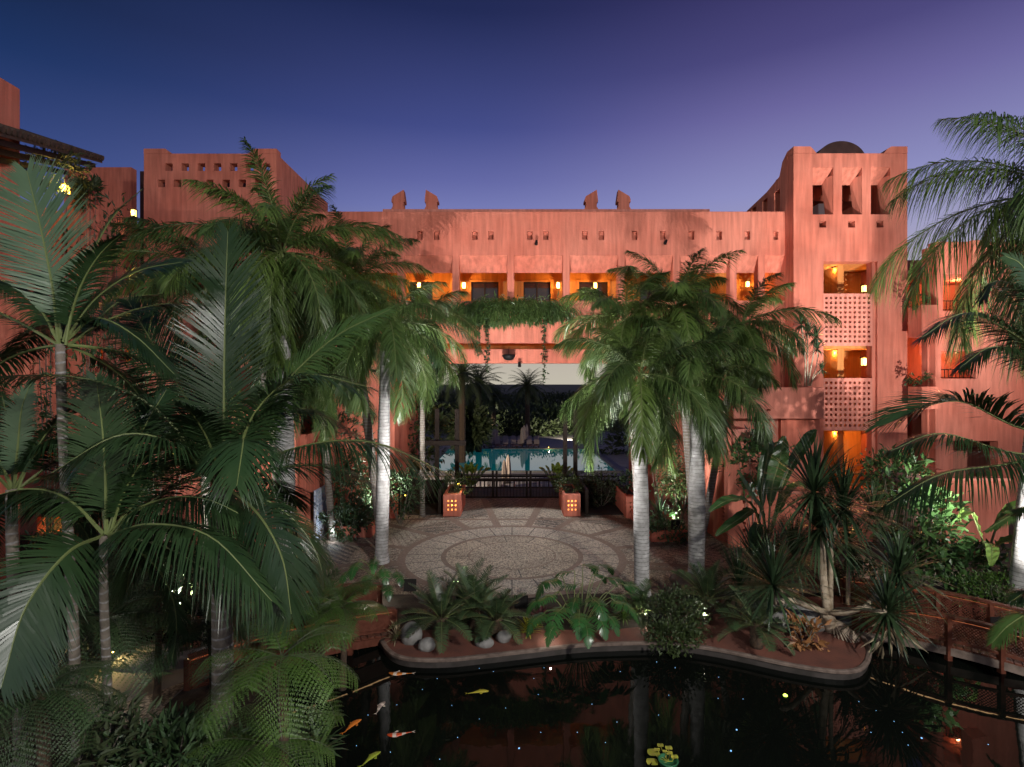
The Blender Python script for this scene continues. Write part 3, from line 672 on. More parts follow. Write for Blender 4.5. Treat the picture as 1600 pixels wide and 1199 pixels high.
def lantern(label, c, power=25, s=1., col=(1, .5, .14), cat='wall lamp', group='wall lanterns', m=ORANGE, normal=(0, -1, 0), r=.05):
    c = np.array(c, float); root = thing('wall_lantern', label, cat, c, group)
    mb = MB(); w = .07 * s; h = .12 * s
    for a in (-1, 1):
        for b in (-1, 1): mb.box(c[0] + a * w - .008, c[0] + a * w + .008, c[1] + b * w - .008, c[1] + b * w + .008, c[2] - h, c[2] + h)
    mb.box(c[0] - w * 1.25, c[0] + w * 1.25, c[1] - w * 1.25, c[1] + w * 1.25, c[2] + h, c[2] + h + .03 * s); mb.box(c[0] - w * 1.1, c[0] + w * 1.1, c[1] - w * 1.1, c[1] + w * 1.1, c[2] - h - .02, c[2] - h)
    n_ = np.array(normal, float); mb.bar(c + (0, 0, h), c - n_ * .16 * s + (0, 0, h), .02)
    part('frame', mb, [IRON], root)
    mb = MB(); mb.box(c[0] - w * .8, c[0] + w * .8, c[1] - w * .8, c[1] + w * .8, c[2] - h * .95, c[2] + h * .95); part('glass', mb, [m], root)
    lamp('POINT', 'lamp', c + n_ * (w * 1.6 + .04), power, col, size=r, parent=root); return root
OR = (1, .47, .12)
lantern('small lantern glowing beside the left dark window of the upper gallery', P(725, 447, GB - .2), 66, 1.1)
lantern('small lantern glowing beside the right dark window of the upper gallery', P(872, 447, GB - .2), 66, 1.1)
lantern('gallery lantern mostly behind the palm crowns left of the windows', P(655, 447, GB - .2), 70, 1)
lantern('gallery lantern above the bright palm crown right of the windows', P(930, 447, GB - .2), 56, 1)
lantern('gallery lantern behind the palms near the stair tower', P(1168, 445, GB - .2), 45, 1)
def ceil_lamp(label, c, power, col=OR, group='recessed ceiling lamps'):
    c = np.array(c, float); root = thing('ceiling_lamp', label, 'ceiling lamp', c, group)
    mb = MB(); mb.lathe(c, [(.07, -.03), (.09, -.03), (.09, 0)], 14); part('ring', mb, [IRON], root); mb = MB(); mb.lathe(c + (0, 0, -.012), [(.06, -.005), (.06, 0)], 12); part('lens', mb, [ORANGE], root)
    lamp('POINT', 'lamp', c - (0, 0, .12), power, col, size=.06, parent=root); return root
for k, u in enumerate((690, 800, 920)): ceil_lamp(('ceiling lamp in the left third of the bridge slot', 'ceiling lamp in the middle of the bridge slot', 'ceiling lamp in the right third of the bridge slot')[k], (X(u, FD + 1), FD + .95, 6.24), 22)

# chimneys
def chimney(label, px0, px1, flip):
    d = FD + 1.5; a, b = X(px0, d), X(px1, d); w = b - a; z0 = ztop - .3; zt = Z(297, d); root = thing('chimney', label, 'chimney', ((a + b) / 2, d, z0), 'rooftop chimneys')
    zs = z0 + .3; h = zt - zs; m_ = (a + b) / 2
    def fr(r, z): return [(m_ - r * w, d, z), (m_ + r * w, d, z), (m_ + r * w, d + 2 * r * w * .8, z), (m_ - r * w, d + 2 * r * w * .8, z)]
    mb = MB(); P_ = [(.52, z0), (.50, zs + h * .02), (.47, zs + h * .28), (.40, zs + h * .42), (.38, zs + h * .45), (.33, zs + h * .47), (.33, zs + h * .62)]
    v = [q for r, z in P_ for q in fr(r, z)]; f = []
    for i in range(len(P_) - 1):
        for j in range(4): f.append((i * 4 + j, i * 4 + (j + 1) % 4, i * 4 + 4 + (j + 1) % 4, i * 4 + 4 + j))
    f.append(tuple(len(v) - 4 + j for j in range(4))); mb.add(v, f); part('stack', mb, [WALL], root)
    mb = MB(); v = fr(.40, zs + h * .62 + .002) + fr(.40, zs + h * .70); hi, lo = zt, zs + h * .80
    tp = fr(.33, 0); zz = [hi, lo, lo, hi] if flip else [lo, hi, hi, lo]; v += [(x, y, z) for (x, y, _), z in zip(tp, zz)]
    f = [(3, 2, 1, 0)] + [(j, (j + 1) % 4, 4 + (j + 1) % 4, 4 + j) for j in range(4)] + [(4 + j, 4 + (j + 1) % 4, 8 + (j + 1) % 4, 8 + j) for j in range(4)] + [(8, 9, 10, 11)]
    mb.add(v, f); part('slanted_cap', mb, [WALL], root)
chimney('pink chimney at far left of the roof, next to the palm fronds', 609, 635, False)
chimney('pink chimney second from the left, its cap rising leftwards', 661, 687, True)
chimney('pink chimney third from the left, its cap rising rightwards', 911, 937, False)
chimney('pink chimney farthest right on the roof', 962, 988, True)

# ---- right stair tower
TD = 21.5
tow = thing('stair_tower', 'tall pink stair tower with pierced screens, three top openings and a rooftop vault', 'tower', (X(1329, TD), TD, 0))
tx0, tx1 = X(1240, TD), X(1418, TD); tz = Z(240, TD)
H = []
for a, b in ((1270, 1302), (1316, 1347), (1361, 1391)): H.append((X(a, TD), X(b, TD), Z(335.5, TD), Z(262, TD)))
for a, b in ((1280.5, 1291), (1325.5, 1336), (1370, 1380.5)): H.append((X(a, TD), X(b, TD), Z(356, TD), Z(345.5, TD)))
bay = (X(1287, TD), X(1371, TD))
H.append((bay[0], bay[1], .9, Z(409, TD)))
part('front_wall', rot(wall_grid(tx0, tx1, -.05, tz, .5, H), 0, (0, TD)), [WALL], tow, bevel=.015)
for a, b in ((1270, 1302), (1316, 1347), (1361, 1391)):      # splayed hood and jamb
    u0, u1, z1, zl = X(a, TD) + .003, X(b, TD) - .003, Z(262, TD) - .003, Z(283, TD)
    mb = MB(); mb.add([(u0, TD + .03, z1), (u1, TD + .03, z1), (u1 - .14, TD + .49, zl), (u0, TD + .49, zl), (u0, TD + .495, z1), (u1, TD + .495, z1)], [(3, 2, 1, 0), (0, 1, 5, 4), (2, 3, 4, 5), (0, 4, 3), (1, 2, 5)]); part('hood', mb, [WALL], tow)
    mb = MB(); zb = Z(335.5, TD) + .003
    mb.add([(u1, TD + .04, zb), (u1, TD + .49, zb), (u1 - .03, TD + .49, zb), (u1, TD + .04, z1 - .3), (u1, TD + .49, z1 - .3), (u1 - .2, TD + .49, z1 - .3)], [(0, 1, 2), (5, 4, 3), (0, 2, 5, 3), (0, 3, 4, 1), (1, 4, 5, 2)]); part('splayed_jamb', mb, [WALL], tow)
def prism_front(mb, pts, y0, y1):     # polygon in xz extruded along y
    n = len(pts); tr = tessellate_polygon([[Vector((a, b, 0)) for a, b in pts]])
    v = [(a, y0, b) for a, b in pts] + [(a, y1, b) for a, b in pts]
    f = [t for t in tr] + [tuple(i + n for i in t) for t in tr] + [(i, (i + 1) % n, (i + 1) % n + n, i + n) for i in range(n)]
    mb.add(v, f)
def cleaned(o):
    bm = bmesh.new(); bm.from_mesh(o.data); bmesh.ops.recalc_face_normals(bm, faces=bm.faces); bm.to_mesh(o.data); bm.free()
tl = [(1240, 240), (1240, 229.5), (1266, 229.5), (1270, 233), (1276, 240)]
mb = MB(); prism_front(mb, [(X(a, TD), Z(b, TD) + .001) for a, b in tl], TD, TD + .5); cleaned(part('parapet_horn', mb, [WALL], tow))
tr_ = [(1418, 240), (1418, 229.5), (1393, 229.5), (1387, 233), (1381, 240)]
mb = MB(); prism_front(mb, [(X(a, TD), Z(b, TD) + .001) for a, b in tr_], TD, TD + .5); cleaned(part('parapet_horn', mb, [WALL], tow))
# left flank, falling in a curve towards the back, with openings above the roof
zt0 = Z(229.5, TD); fl = [(TD + .51, zt0 - .0), (TD + .9, zt0 - .25), (TD + 1.15, zt0 - .75), (TD + 2.3, zt0 - 1.0), (TD + 4.3, zt0 - 1.18), (TD + 4.3, 12.95)]
pl = [(y, z) for y, z in fl[:-1]] + [(TD + 4.3, 13.05), (TD + .51, 13.05)]
mb = MB(); n = len(pl); v = [(tx0, y, z) for y, z in pl] + [(tx0 + .35, y, z) for y, z in pl]; tr = tessellate_polygon([[Vector((a, b, 0)) for a, b in pl]])
mb.add(v, [t for t in tr] + [tuple(i + n for i in t) for t in tr] + [(i, (i + 1) % n, (i + 1) % n + n, i + n) for i in range(n)]); cleaned(part('flank_top', mb, [WALL], tow))
fh = [(-(TD + y0 + .5), -(TD + y0), 11.95, 13.0) for y0 in (1.1, 2.2, 3.3)]
part('left_flank', rot(wall_grid(-(TD + 4.3), -(TD + .503), -.05, 13.048, .35, fh), -PI / 2, (tx0, 0)), [WALL], tow)
part('right_flank', rot(wall_grid(-(TD + 4.3), -(TD + .503), -.05, tz - .3, .35, []), -PI / 2, (tx1 - .36, 0)), [WALL], tow)
part('rear_wall', rot(wall_grid(tx0 + .352, tx1 - .362, -.05, tz - .6, .3, [(X(1336, TD + 4), X(1342, TD + 4), 11.36, 12.6), (X(1377, TD + 4), X(1381, TD + 4), 11.36, 13.0)]), 0, (0, TD + 4.0)), [WALL], tow)
mb = MB(); mb.box(tx0 + .352, tx1 - .362, TD + .503, TD + 3.99, 11.15, 11.35); part('top_floor', mb, [WALL], tow)
mb = MB(); mb.box(tx0 + .352, tx1 - .362, TD + .503, TD + 2.2, 13.55, 13.75); part('roof_slab', mb, [WALL], tow)
mb = MB(); mb.box(tx0 + .352, tx1 - .362, TD + 2.203, TD + 3.99, 12.85, 13.0); mb.box(tx0 + .352, tx1 - .362, TD + 2.203, TD + 2.3, 13.003, 13.7); part('rear_roof_slab', mb, [WALL], tow)
mb = MB(); vc = (X(1308, TD + 1.2)); R0 = 1.0; a = np.linspace(.1, PI - .1, 22); z_ = Z(221, TD + .9) - R0 * .83
ar_ = [(vc + R0 * 1.02 * math.cos(t), z_ + R0 * .83 * math.sin(t)) for t in a]; n = len(ar_)
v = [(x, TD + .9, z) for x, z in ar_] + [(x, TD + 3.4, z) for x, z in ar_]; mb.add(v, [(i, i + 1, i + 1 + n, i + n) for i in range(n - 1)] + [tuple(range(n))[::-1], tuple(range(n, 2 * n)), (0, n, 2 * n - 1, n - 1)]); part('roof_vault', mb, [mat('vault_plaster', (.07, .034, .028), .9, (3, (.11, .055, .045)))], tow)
mb = MB(); mb.box(X(1277, TD + 1.5), X(1296, TD + 1.5) + .1, TD + 1.4, TD + 1.9, 11.36, Z(320, TD + 1.5)); part('white_cabinet', mb, [WHITE], tow)
mb = MB(); mb.box(X(1334, TD + 2), X(1337, TD + 2), TD + 1.9, TD + 2.0, 11.36, Z(310, TD + 2)); part('white_post', mb, [WHITE], tow)
# pierced screens of the stair bay
for zb, zt_, nz in ((Z(541, TD), Z(459, TD), 10), (Z(673.5, TD), Z(591.5, TD), 9)):
    part('pierced_screen', rot(wall_grid(bay[0] + .003, X(1365, TD), zb, zt_, .08, lattice(bay[0] + .003, X(1365, TD), zb + .04, zt_ - .03, 10, nz, .50)), 0, (0, TD + .06)), [WALL2], tow)
mb = MB(); mb.box(X(1365.4, TD), bay[1] - .003, TD + .12, TD + .45, .9, 9.8); part('bay_return', mb, [WALL], tow)
for z in (Z(544, TD), Z(676, TD)):
    mb = MB(); mb.box(tx0 + .352, tx1 - .362, TD + .503, TD + 3.9, z + .002, z + .22); part('stair_landing', mb, [OCHRE], tow)
mb = MB(); mb.box(tx0 + .352, tx1 - .362, TD + .503, TD + 3.9, Z(408, TD), Z(408, TD) + .2); part('bay_ceiling', mb, [OCHRE], tow)
mb = MB(); mb.box(tx0 + .36, tx1 - .365, TD + 2.3, TD + 2.45, -.04, 9.8); part('stair_back_wall', mb, [OCHRE], tow)
mb = MB(); mb.box(X(1330, TD), X(1336, TD) + .1, TD + .9, TD + 2.29, -.04, 9.8); part('stair_spine_wall', mb, [OCHRE], tow)
lantern('lantern glowing inside the middle opening of the stair tower', P(1350, 566, TD + 1.4), 50, 1.3)
lantern('lantern glowing inside the top stair opening of the tower', P(1350, 452, TD + 1.6), 26, 1.1)
ceil_lamp('ceiling lamp over the lowest stair opening of the tower', (X(1348, TD + 1), TD + 1.1, Z(677, TD)), 60)
ceil_lamp('ceiling lamp in the left half of the middle stair opening', (X(1305, TD + 1), TD + 1.1, Z(545, TD)), 45)
ceil_lamp('ceiling lamp in the left half of the top stair opening', (X(1305, TD + 1), TD + 1.1, Z(409, TD)), 22)
ceil_lamp('ceiling lamp in the left half of the lowest stair opening', (X(1305, TD + 1), TD + 1.1, Z(677, TD)), 30)

# ---- right wing: balcony wall right of the tower, terrace and lower block left of the tower
rw = thing('right_wing', 'pink hotel wing right of the stair tower with two glowing balcony openings', 'building', (X(1520, 20.8), 20.8, 0))
RD = 20.8; H = []
for a, b, t, bo in ((1474, 1528, 429, 486), (1471, 1526, 549, 592), (1490, 1560, 690, 770)): H.append((X(a, RD), X(b, RD), Z(bo, RD), Z(t, RD)))
part('balcony_wall', rot(wall_grid(X(1462, RD), X(1900, RD), -.05, Z(378, RD), .4, H), 0, (0, RD)), [WALL], rw, bevel=.025)
for a, b in ((1519, 1546),):
    mb = MB(); mb.box(X(a, RD - .5), X(b, RD - .5), RD - .5, RD - .002, Z(486, RD), Z(376, RD - .5)); part('pier', mb, [WALL], rw)
mb = MB(); mb.box(X(1440, RD + .6), X(1461.5, RD), RD + .3, RD + .6, -.05, Z(385, RD)); part('recess_wall', mb, [WALL], rw)
mb = MB(); mb.box(X(1418, RD + 2), X(1464, RD + 2), RD + 2.2, RD + 2.5, -.05, Z(400, RD)); part('recess_back_wall', mb, [WALL], rw)
mb = MB(); mb.box(X(1462, RD), X(1900, RD), RD + 2.4, RD + 2.6, -.05, Z(385, RD)); part('room_back_wall', mb, [WALL2], rw)
for z in (Z(488, RD), Z(594, RD), Z(418, RD)):
    mb = MB(); mb.box(X(1462, RD), X(1900, RD), RD + .402, RD + 2.39, z - .25, z); part('balcony_slab', mb, [WALL], rw)
mb = MB(); mb.box(X(1462, RD + 1), X(1900, RD), RD + 2.7, RD + 7, 7, Z(385, RD)); part('upper_block', mb, [WALL], rw)
def railing(root, a, b, z0, z1, n, y, name='railing'):
    mb = MB(); mb.bar((a, y, z1), (b, y, z1), .035); mb.bar((a, y, z0), (b, y, z0), .03)
    for i in range(n): u = a + (b - a) * (i + .5) / n; mb.bar((u, y, z0 + .015), (u, y, z1 - .018), .018)
    return part(name, mb, [WOODD], root)
railing(rw, X(1474, RD) + .02, X(1528, RD) - .02, Z(484, RD), Z(470, RD), 9, RD + .15)
railing(rw, X(1471, RD) + .02, X(1526, RD) - .02, Z(591, RD), Z(578, RD), 9, RD + .15)
for k, (a, t) in enumerate(((1500, 432), (1498, 552))): ceil_lamp(('lamp in the ceiling of the upper right balcony', 'lamp in the ceiling of the lower right balcony')[k], (X(a, RD + 1.2), RD + 1.3, Z(t, RD) + .1), 75, (1, .42, .18))
def planter_box(label, x0, x1, y0, y1, z0, z1, m=WALL, group='stucco balcony planters', vent=None):
    root = thing('balcony_planter', label, 'planter', ((x0 + x1) / 2, y0, z0), group)
    t = .1; mb = MB(); mb.box(x0, x1, y0, y0 + t, z0, z1); mb.box(x0, x1, y1 - t, y1, z0, z1); mb.box(x0, x0 + t, y0 + t, y1 - t, z0, z1); mb.box(x1 - t, x1, y0 + t, y1 - t, z0, z1); mb.box(x0 + t, x1 - t, y0 + t, y1 - t, z0, z0 + .1)
    part('trough', mb, [m], root); mb = MB(); mb.box(x0 + t, x1 - t, y0 + t, y1 - t, z0 + .1, z1 - .06); part('soil', mb, [SOIL], root); return root
planter_box('stucco planter high in the recess right of the tower, yellow flowers above it', X(1418, 21) + .02, X(1453, 20.9), 20.3, 21.0, Z(526, 20.3), Z(477, 20.3))
bush('flowering_shrub', 'trailing shrub with small yellow flowers in the high planter beside the tower', P(1430, 468, 20.6), (.42, .25, .45), 260, .12, L_BUSH, 'shrub', stems=0, base_z=Z(485, 20.6))
planter_box('stucco planter in the recess beside the tower at middle height', X(1418, 21) + .02, X(1450, 20.9), 20.3, 21.0, Z(640, 20.3), Z(605, 20.3))
bush('leafy_shrub', 'green shrub in the middle planter beside the tower', P(1432, 590, 20.6), (.4, .25, .4), 220, .12, L_BUSH, 'shrub', stems=0, base_z=Z(608, 20.6))
planter_box('low stucco planter beside the foot of the tower', X(1418, 20.9) + .1, X(1450, 20.4), 19.6, 20.4, Z(790, 19.6), Z(735, 19.6))
bush('leafy_shrub', 'dark shrub in the low planter beside the foot of the tower', P(1432, 722, 20.0), (.4, .3, .4), 220, .12, L_BUSH, 'shrub', stems=0, base_z=Z(738, 20.0))

BD = 19.2
rb = thing('terrace_block', 'lower pink terrace block left of the stair tower with a planted balcony', 'building', (X(1200, BD), BD, 0))
part('parapet', rot(wall_grid(X(1146, BD), X(1288, BD), Z(655, BD), Z(606, BD), .18, [(X(1198, BD), X(1204, BD), Z(643, BD), Z(640, BD))]), 0, (0, BD)), [WALL2], rb, bevel=.02)
mb = MB(); mb.box(X(1146, BD), X(1288, BD), BD + .182, FD - .01, Z(655, BD), Z(655, BD) + .2); part('terrace_slab', mb, [WALL], rb)
H = [(X(1170, BD + .5), X(1196, BD + .5), Z(706, BD + .5), Z(671, BD + .5)), (X(1168, BD + .5), X(1186, BD + .5), -.04, Z(775, BD + .5))]
part('lower_wall', rot(wall_grid(X(1146, BD + .5), X(1262, BD), -.05, Z(656, BD), .3, H), 0, (0, BD + .5)), [WALL2], rb, bevel=.02)
mb = MB(); mb.box(X(1168, BD + .8), X(1200, BD + .8), BD + .72, BD + .76, 0, 3.6); part('window_pane', mb, [GLASSD], rb)
mb = MB(); mb.box(X(1218, BD + .4), X(1288, BD), BD + .3, BD + .49, -.05, Z(657, BD)); part('buttress', mb, [WALL], rb)
# side wall that faces the plaza, pierced, and its stepped front
SX = 6.45
part('pierced_side_wall', rot(wall_grid(-(BD + .49), -16.85, Z(705, 17), 3.66, .25, lattice(-(BD + .2), -17.0, 1.55, 3.1, 9, 7, .45)), -PI / 2, (SX + .02, 0)), [WALL], rb)
part('side_wall', rot(wall_grid(-(BD + .49), -16.75, -.05, Z(705, 17) - .003, .3, lattice(-17.35, -16.8, .1, 1.2, 1, 9, .4)), -PI / 2, (SX + .12, 0)), [WALL], rb)
part('front_return', rot(wall_grid(SX + .425, SX + 1.1, -.05, 2.6, .3, lattice(SX + .45, SX + .8, .15, 2.2, 1, 9, .45)), 0, (0, 16.76)), [WALL], rb)
mb = MB(); mb.box(SX + .3, SX + .9, 16.9, 19.6, 3.2, 3.6); part('capping', mb, [WALL2], rb)
lowr = thing('garden_wall', 'low pink garden wall behind the banana leaves at right', 'wall', (9.5, 17.5, 0))
mb = MB(); mb.box(SX + 1.12, 11.4, 17.4, 17.7, -.05, 1.5); part('wall_body', mb, [WALL], lowr)
mb = MB(); mb.box(SX + 1.1, 11.42, 17.36, 17.74, 1.502, 1.6); part('coping', mb, [WALL2], lowr)
# rough rockwork at the foot of the tower
def rock_mesh(r, seed, sq=(1, 1, 1), sub=3, rough=.25):
    bm = bmesh.new(); bmesh.ops.create_icosphere(bm, subdivisions=sub, radius=1); rr = np.random.default_rng(seed); k = rr.normal(0, 1, (6, 3)); ph = rr.uniform(0, 6, 6)
    for v in bm.verts:
        p = np.array(v.co); dd = 1 + rough * sum(math.sin(p @ k[i] * 1.6 + ph[i]) for i in range(6)) / 6; v.co = Vector((p[0] * dd * r * sq[0], p[1] * dd * r * sq[1], p[2] * dd * r * sq[2]))
    me = bpy.data.meshes.new('rock'); bm.to_mesh(me); bm.free()
    for p in me.polygons: p.use_smooth = True
    return me
def rock(label, c, r, seed, sq=(1, 1, .8), m=STONE, group='boulders by the pond', name='boulder', cat='rock', sub=3, rough=.25):
    me = rock_mesh(r, seed, sq, sub, rough); me.materials.append(m); o = bpy.data.objects.new(name, me); C.objects.link(o); o.location = tuple(float(v) for v in c); tag(o, label, cat, group); return o
rkl = ['tall pink rock face with holes at the foot of the tower', 'rounded pink rock right of the tall rock face', 'low pink rock under the flowering creeper', 'pink rock in the middle bed half behind dracaena leaves', 'small pink rock left of the rubber tree']
for k, (px, py, d, r) in enumerate(((1402, 768, 18.4, .75), (1425, 790, 17.8, .55), (1375, 800, 17.6, .5), (1350, 893, 14.0, .38), (1375, 897, 14.2, .3))):
    rock(rkl[k], P(px, py, d), r, 70 + k, (1, .6, 1.1), PINKROCK, 'pink rockwork behind the beds', 'rockwork', 'rock', 4, .5)
# far right garden wall, glowing terracotta
gw = thing('garden_wall', 'terracotta garden wall with a rounded end at the right edge, plant shadows on it', 'wall', (X(1530, 17.2), 17.2, 0))
mb = MB(); mb.box(X(1478, 17.2), X(1576, 17.2), 17.2, 17.5, -.05, Z(752, 17.2)); part('wall_body', mb, [WALL], gw)
mb = MB(); mb.box(X(1476, 17.2), X(1578, 17.2), 17.17, 17.53, Z(752, 17.2) + .002, Z(748, 17.2)); part('coping', mb, [WALL2], gw)

# ---- left tower and left wing
LD = 21.5
lt = thing('left_tower', 'pink tower at upper left with two rows of small square holes', 'tower', (X(320, LD), LD, 0))
lx0, lx1 = X(224.5, LD), X(432, LD); ltz = Z(240.5, LD); H = []
for k in range(7): H.append((X(258 + 25.3 * k, LD), X(269.5 + 25.3 * k, LD), Z(267.5, LD), Z(256, LD)))
for k in range(7): H.append((X(246 + 25.3 * k, LD), X(257.5 + 25.3 * k, LD), Z(293, LD), Z(281.5, LD)))
part('front_wall', rot(wall_grid(lx0, lx1, -.05, ltz, .4, H), 0, (0, LD)), [WALL], lt, bevel=.025)
for pts in ([(224.5, 240.5), (224.5, 233), (258, 233), (268, 240.5)], [(432, 240.5), (432, 233), (398, 233), (388, 240.5)]):
    mb = MB(); prism_front(mb, [(X(a, LD), Z(b, LD) + .001) for a, b in pts], LD, LD + .4); cleaned(part('parapet_horn', mb, [WALL], lt))
part('left_flank', rot(wall_grid(-(LD + 6), -(LD + .403), -.05, ltz, .3, []), -PI / 2, (lx0, 0)), [WALL], lt)
mb = MB(); mb.box(lx1 - .3, lx1, LD + .403, LD + 6, -.05, ltz); part('right_flank', mb, [WALL], lt)
mb = MB(); mb.box(lx0 + .31, lx1 - .31, LD + 2.2, LD + 2.4, 7, ltz - .2); part('inner_wall', mb, [mat('shaded_plaster', (.10, .05, .04), .9)], lt)  # darker plaster copy: the tower's inner shade is put into its colour
d = 27.5
dk = thing('rear_block', 'dusky red block behind the left tower with an iron balcony and one lantern', 'building', (X(180, d), d, 0))
part('wall', rot(wall_grid(X(100, d), X(205, d), -.05, Z(262, d), .4, []), 0, (0, d)), [WALL], dk)
mb = MB(); mb.box(X(196, d - .5), X(240, d + 1), d - 1.2, d - .01, -.05, Z(345, d - 1)); part('balcony_front', mb, [WALL], dk)
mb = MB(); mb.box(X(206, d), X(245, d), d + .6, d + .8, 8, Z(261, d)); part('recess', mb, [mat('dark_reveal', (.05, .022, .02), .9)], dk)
railing(dk, X(182, d - 1.3), X(214, d - 1.3), Z(350, d - 1.3), Z(341, d - 1.3), 9, d - 1.3)
lantern('small yellow lantern on the dusky wall beside the left tower', P(209, 334, d - 1.5), 30, 1.3, (1, .6, .2))
# pavilion with tiled eaves
d0 = 13.5
pv = thing('tiled_pavilion', 'pavilion at upper left with dark tiled eaves and a pink pier', 'building', (X(90, 16), 16, 0))
pa, pb = P(30, 213, 12.5), P(160, 250, 17.5)
mb = MB(); dirv = nrm(pb - pa); outv = np.array([dirv[1], -dirv[0], 0]); outv = nrm(outv)
A_, B_ = pa - dirv * 3, pb; back = -outv * 3.5
mb.add([A_, B_, B_ + back + (0, 0, .9), A_ + back + (0, 0, .9), A_ - (0, 0, .12), B_ - (0, 0, .12), B_ + back + (0, 0, .78), A_ + back + (0, 0, .78)], [(0, 1, 2, 3), (7, 6, 5, 4), (0, 4, 5, 1), (1, 5, 6, 2), (2, 6, 7, 3), (3, 7, 4, 0)]); part('roof_deck', mb, [TILE], pv)
mb = MB(); nT = 34
for k in range(nT):
    s = A_ + (B_ - A_) * (k + .5) / nT; mb.tube([s + outv * .06 + (0, 0, .03), s + back * .5 + (0, 0, .48), s + back + (0, 0, .93)], .085, 6)
part('roof_tiles', mb, [TILE], pv, kind='stuff')
for k in range(3):
    off = -outv * (.25 + .28 * k) - np.array([0, 0, .22 + .17 * k]); mb = MB(); mb.bar(A_ + off, B_ + off - dirv * .25 * k, .14, .13); part('eaves_beam', mb, [WOODD], pv)
mb = MB(); c = P(122, 250, 16.6); mb.box(c[0] - .32, c[0] + .32, c[1], c[1] + .5, -.05, c[2] - .35); part('pier', mb, [WALL], pv)
mb = MB(); a_ = P(20, 330, 15.8); b2 = P(133, 345, 17.6); mb.bar(a_ * (1, 1, 0) + (0, 0, Z(395, 16.6) - 2.2), b2 * (1, 1, 0) + (0, 0, Z(395, 16.6) - 2.2), .25, 4.4 + 2.6); part('terrace_wall', mb, [WALL], pv)
lantern('bright yellow lamp on the pink pier under the tiled eaves', P(103, 297, 15.6), 60, 1.1, (1, .66, .12), m=YELLOW)
# near left corner wall
nl = thing('corner_block', 'tall pink corner block at the left edge of the frame', 'building', (X(10, 12), 12, 0))
mb = MB(); mb.box(-18, X(32, 14.0), 12.2, 14.0, -.05, Z(112, 13.2)); part('wall', mb, [WALL], nl, bevel=.03)
# left wing wall with arcade openings
WD = 18.2
lw = thing('left_wing', 'pink hotel wing behind the left palms with glowing arcade openings', 'building', (X(200, WD), WD, 0))
H = [(X(8, WD), X(85, WD), Z(566, WD), Z(510, WD)), (X(58, WD), X(100, WD), .05, Z(808, WD)), (X(115, WD), X(155, WD), .05, Z(812, WD)), (X(184, WD), X(204, WD), Z(692, WD), Z(670, WD)), (X(126, WD), X(160, WD), Z(562, WD), Z(545, WD)), (X(314, WD), X(345, WD), Z(726, WD), Z(696, WD)), (X(256, WD), X(272, WD), Z(719, WD), Z(707, WD)), (X(60, WD), X(82, WD), Z(716, WD), Z(688, WD)), (X(185, WD), X(205, WD), Z(566, WD), Z(543, WD))]
part('arcade_wall', rot(wall_grid(X(-150, WD), X(420, WD), -.05, Z(462, WD), .4, H), 0, (0, WD)), [WALL2], lw, bevel=.02)
mb = MB(); mb.box(X(-150, WD), X(420, WD), WD + 2.2, WD + 2.4, -.05, Z(462, WD)); part('arcade_back_wall', mb, [OCHRE], lw)
for z in (2.3, 5.35):
    mb = MB(); mb.box(X(-150, WD), X(420, WD), WD + .402, WD + 2.19, z, z + .2); part('floor_slab', mb, [OCHRE], lw)
mb = MB(); mb.box(X(-150, WD), X(420, WD), WD + .402, WD + 3, Z(466, WD), Z(463, WD)); part('roof_slab', mb, [WALL], lw)
ll = ['lantern glowing in the left arcade opening near the ground', 'lantern glowing in the second arcade opening near the ground', 'lantern glowing in the small upper arcade window', 'lantern glowing in the wide slot high on the left wing']
for k, (px, z, pw) in enumerate(((78, 1.6, 190), (138, 1.6, 190), (194, 4.6, 40), (140, 6.5, 60))): lantern(ll[k], (X(px, WD + 1.4), WD + 1.5, z), pw, 1.1)
# block at the left of the plaza with the pierced box
bx = -6.25
lb = thing('screen_block', 'terracotta block with an overhanging pierced box at the left of the plaza', 'building', (bx - 1, 16.7, 0))
mb = MB(); mb.box(-10.2, bx - .35, 16.9, 21.4, -.05, 1.6); part('lower_wall', mb, [WALL], lb, bevel=.02)
mb = MB(); mb.box(bx - .345, bx - .18, 16.75, 17.1, -.05, 1.58); part('pilaster', mb, [WALL], lb)
mb = MB(); mb.box(bx - .345, bx - .2, 17.6, 17.95, -.05, 1.58); part('pilaster', mb, [WALL], lb)
part('pierced_side', rot(wall_grid(16.72, 19.6, 1.62, 3.45, .2, lattice(16.95, 19.4, 2.05, 3.3, 12, 6, .45)), PI / 2, (bx, 0)), [WALL], lb)
mb = MB(); mb.box(-10.2, bx - .202, 16.6, 16.8, 1.605, 4.2); mb.box(-10.2, bx - .202, 16.81, 19.6, 1.605, 1.75); part('overhang', mb, [WALL], lb)
mb = MB(); mb.box(-10.2, bx - .25, 18.6, 18.8, 1.76, 5.2); part('upper_wall', mb, [WALL], lb)
sc_ = thing('mosaic_screen', 'pierced blue and white screen standing beside the left block', 'screen', (bx + .08, 18.0, 0))
MOS = mat('blue_mosaic', (.25, .33, .50), .5, (14, (.75, .78, .82)))
part('screen_panel', rot(wall_grid(17.2, 18.6, .02, 1.65, .06, lattice(17.22, 18.58, .05, 1.6, 8, 9, .4)), PI / 2, (bx + .12, 0)), [MOS], sc_)
lamp('POINT', 'lamp', (bx + .6, 17.3, .35), 14, (.8, .9, 1), size=.05, parent=sc_)

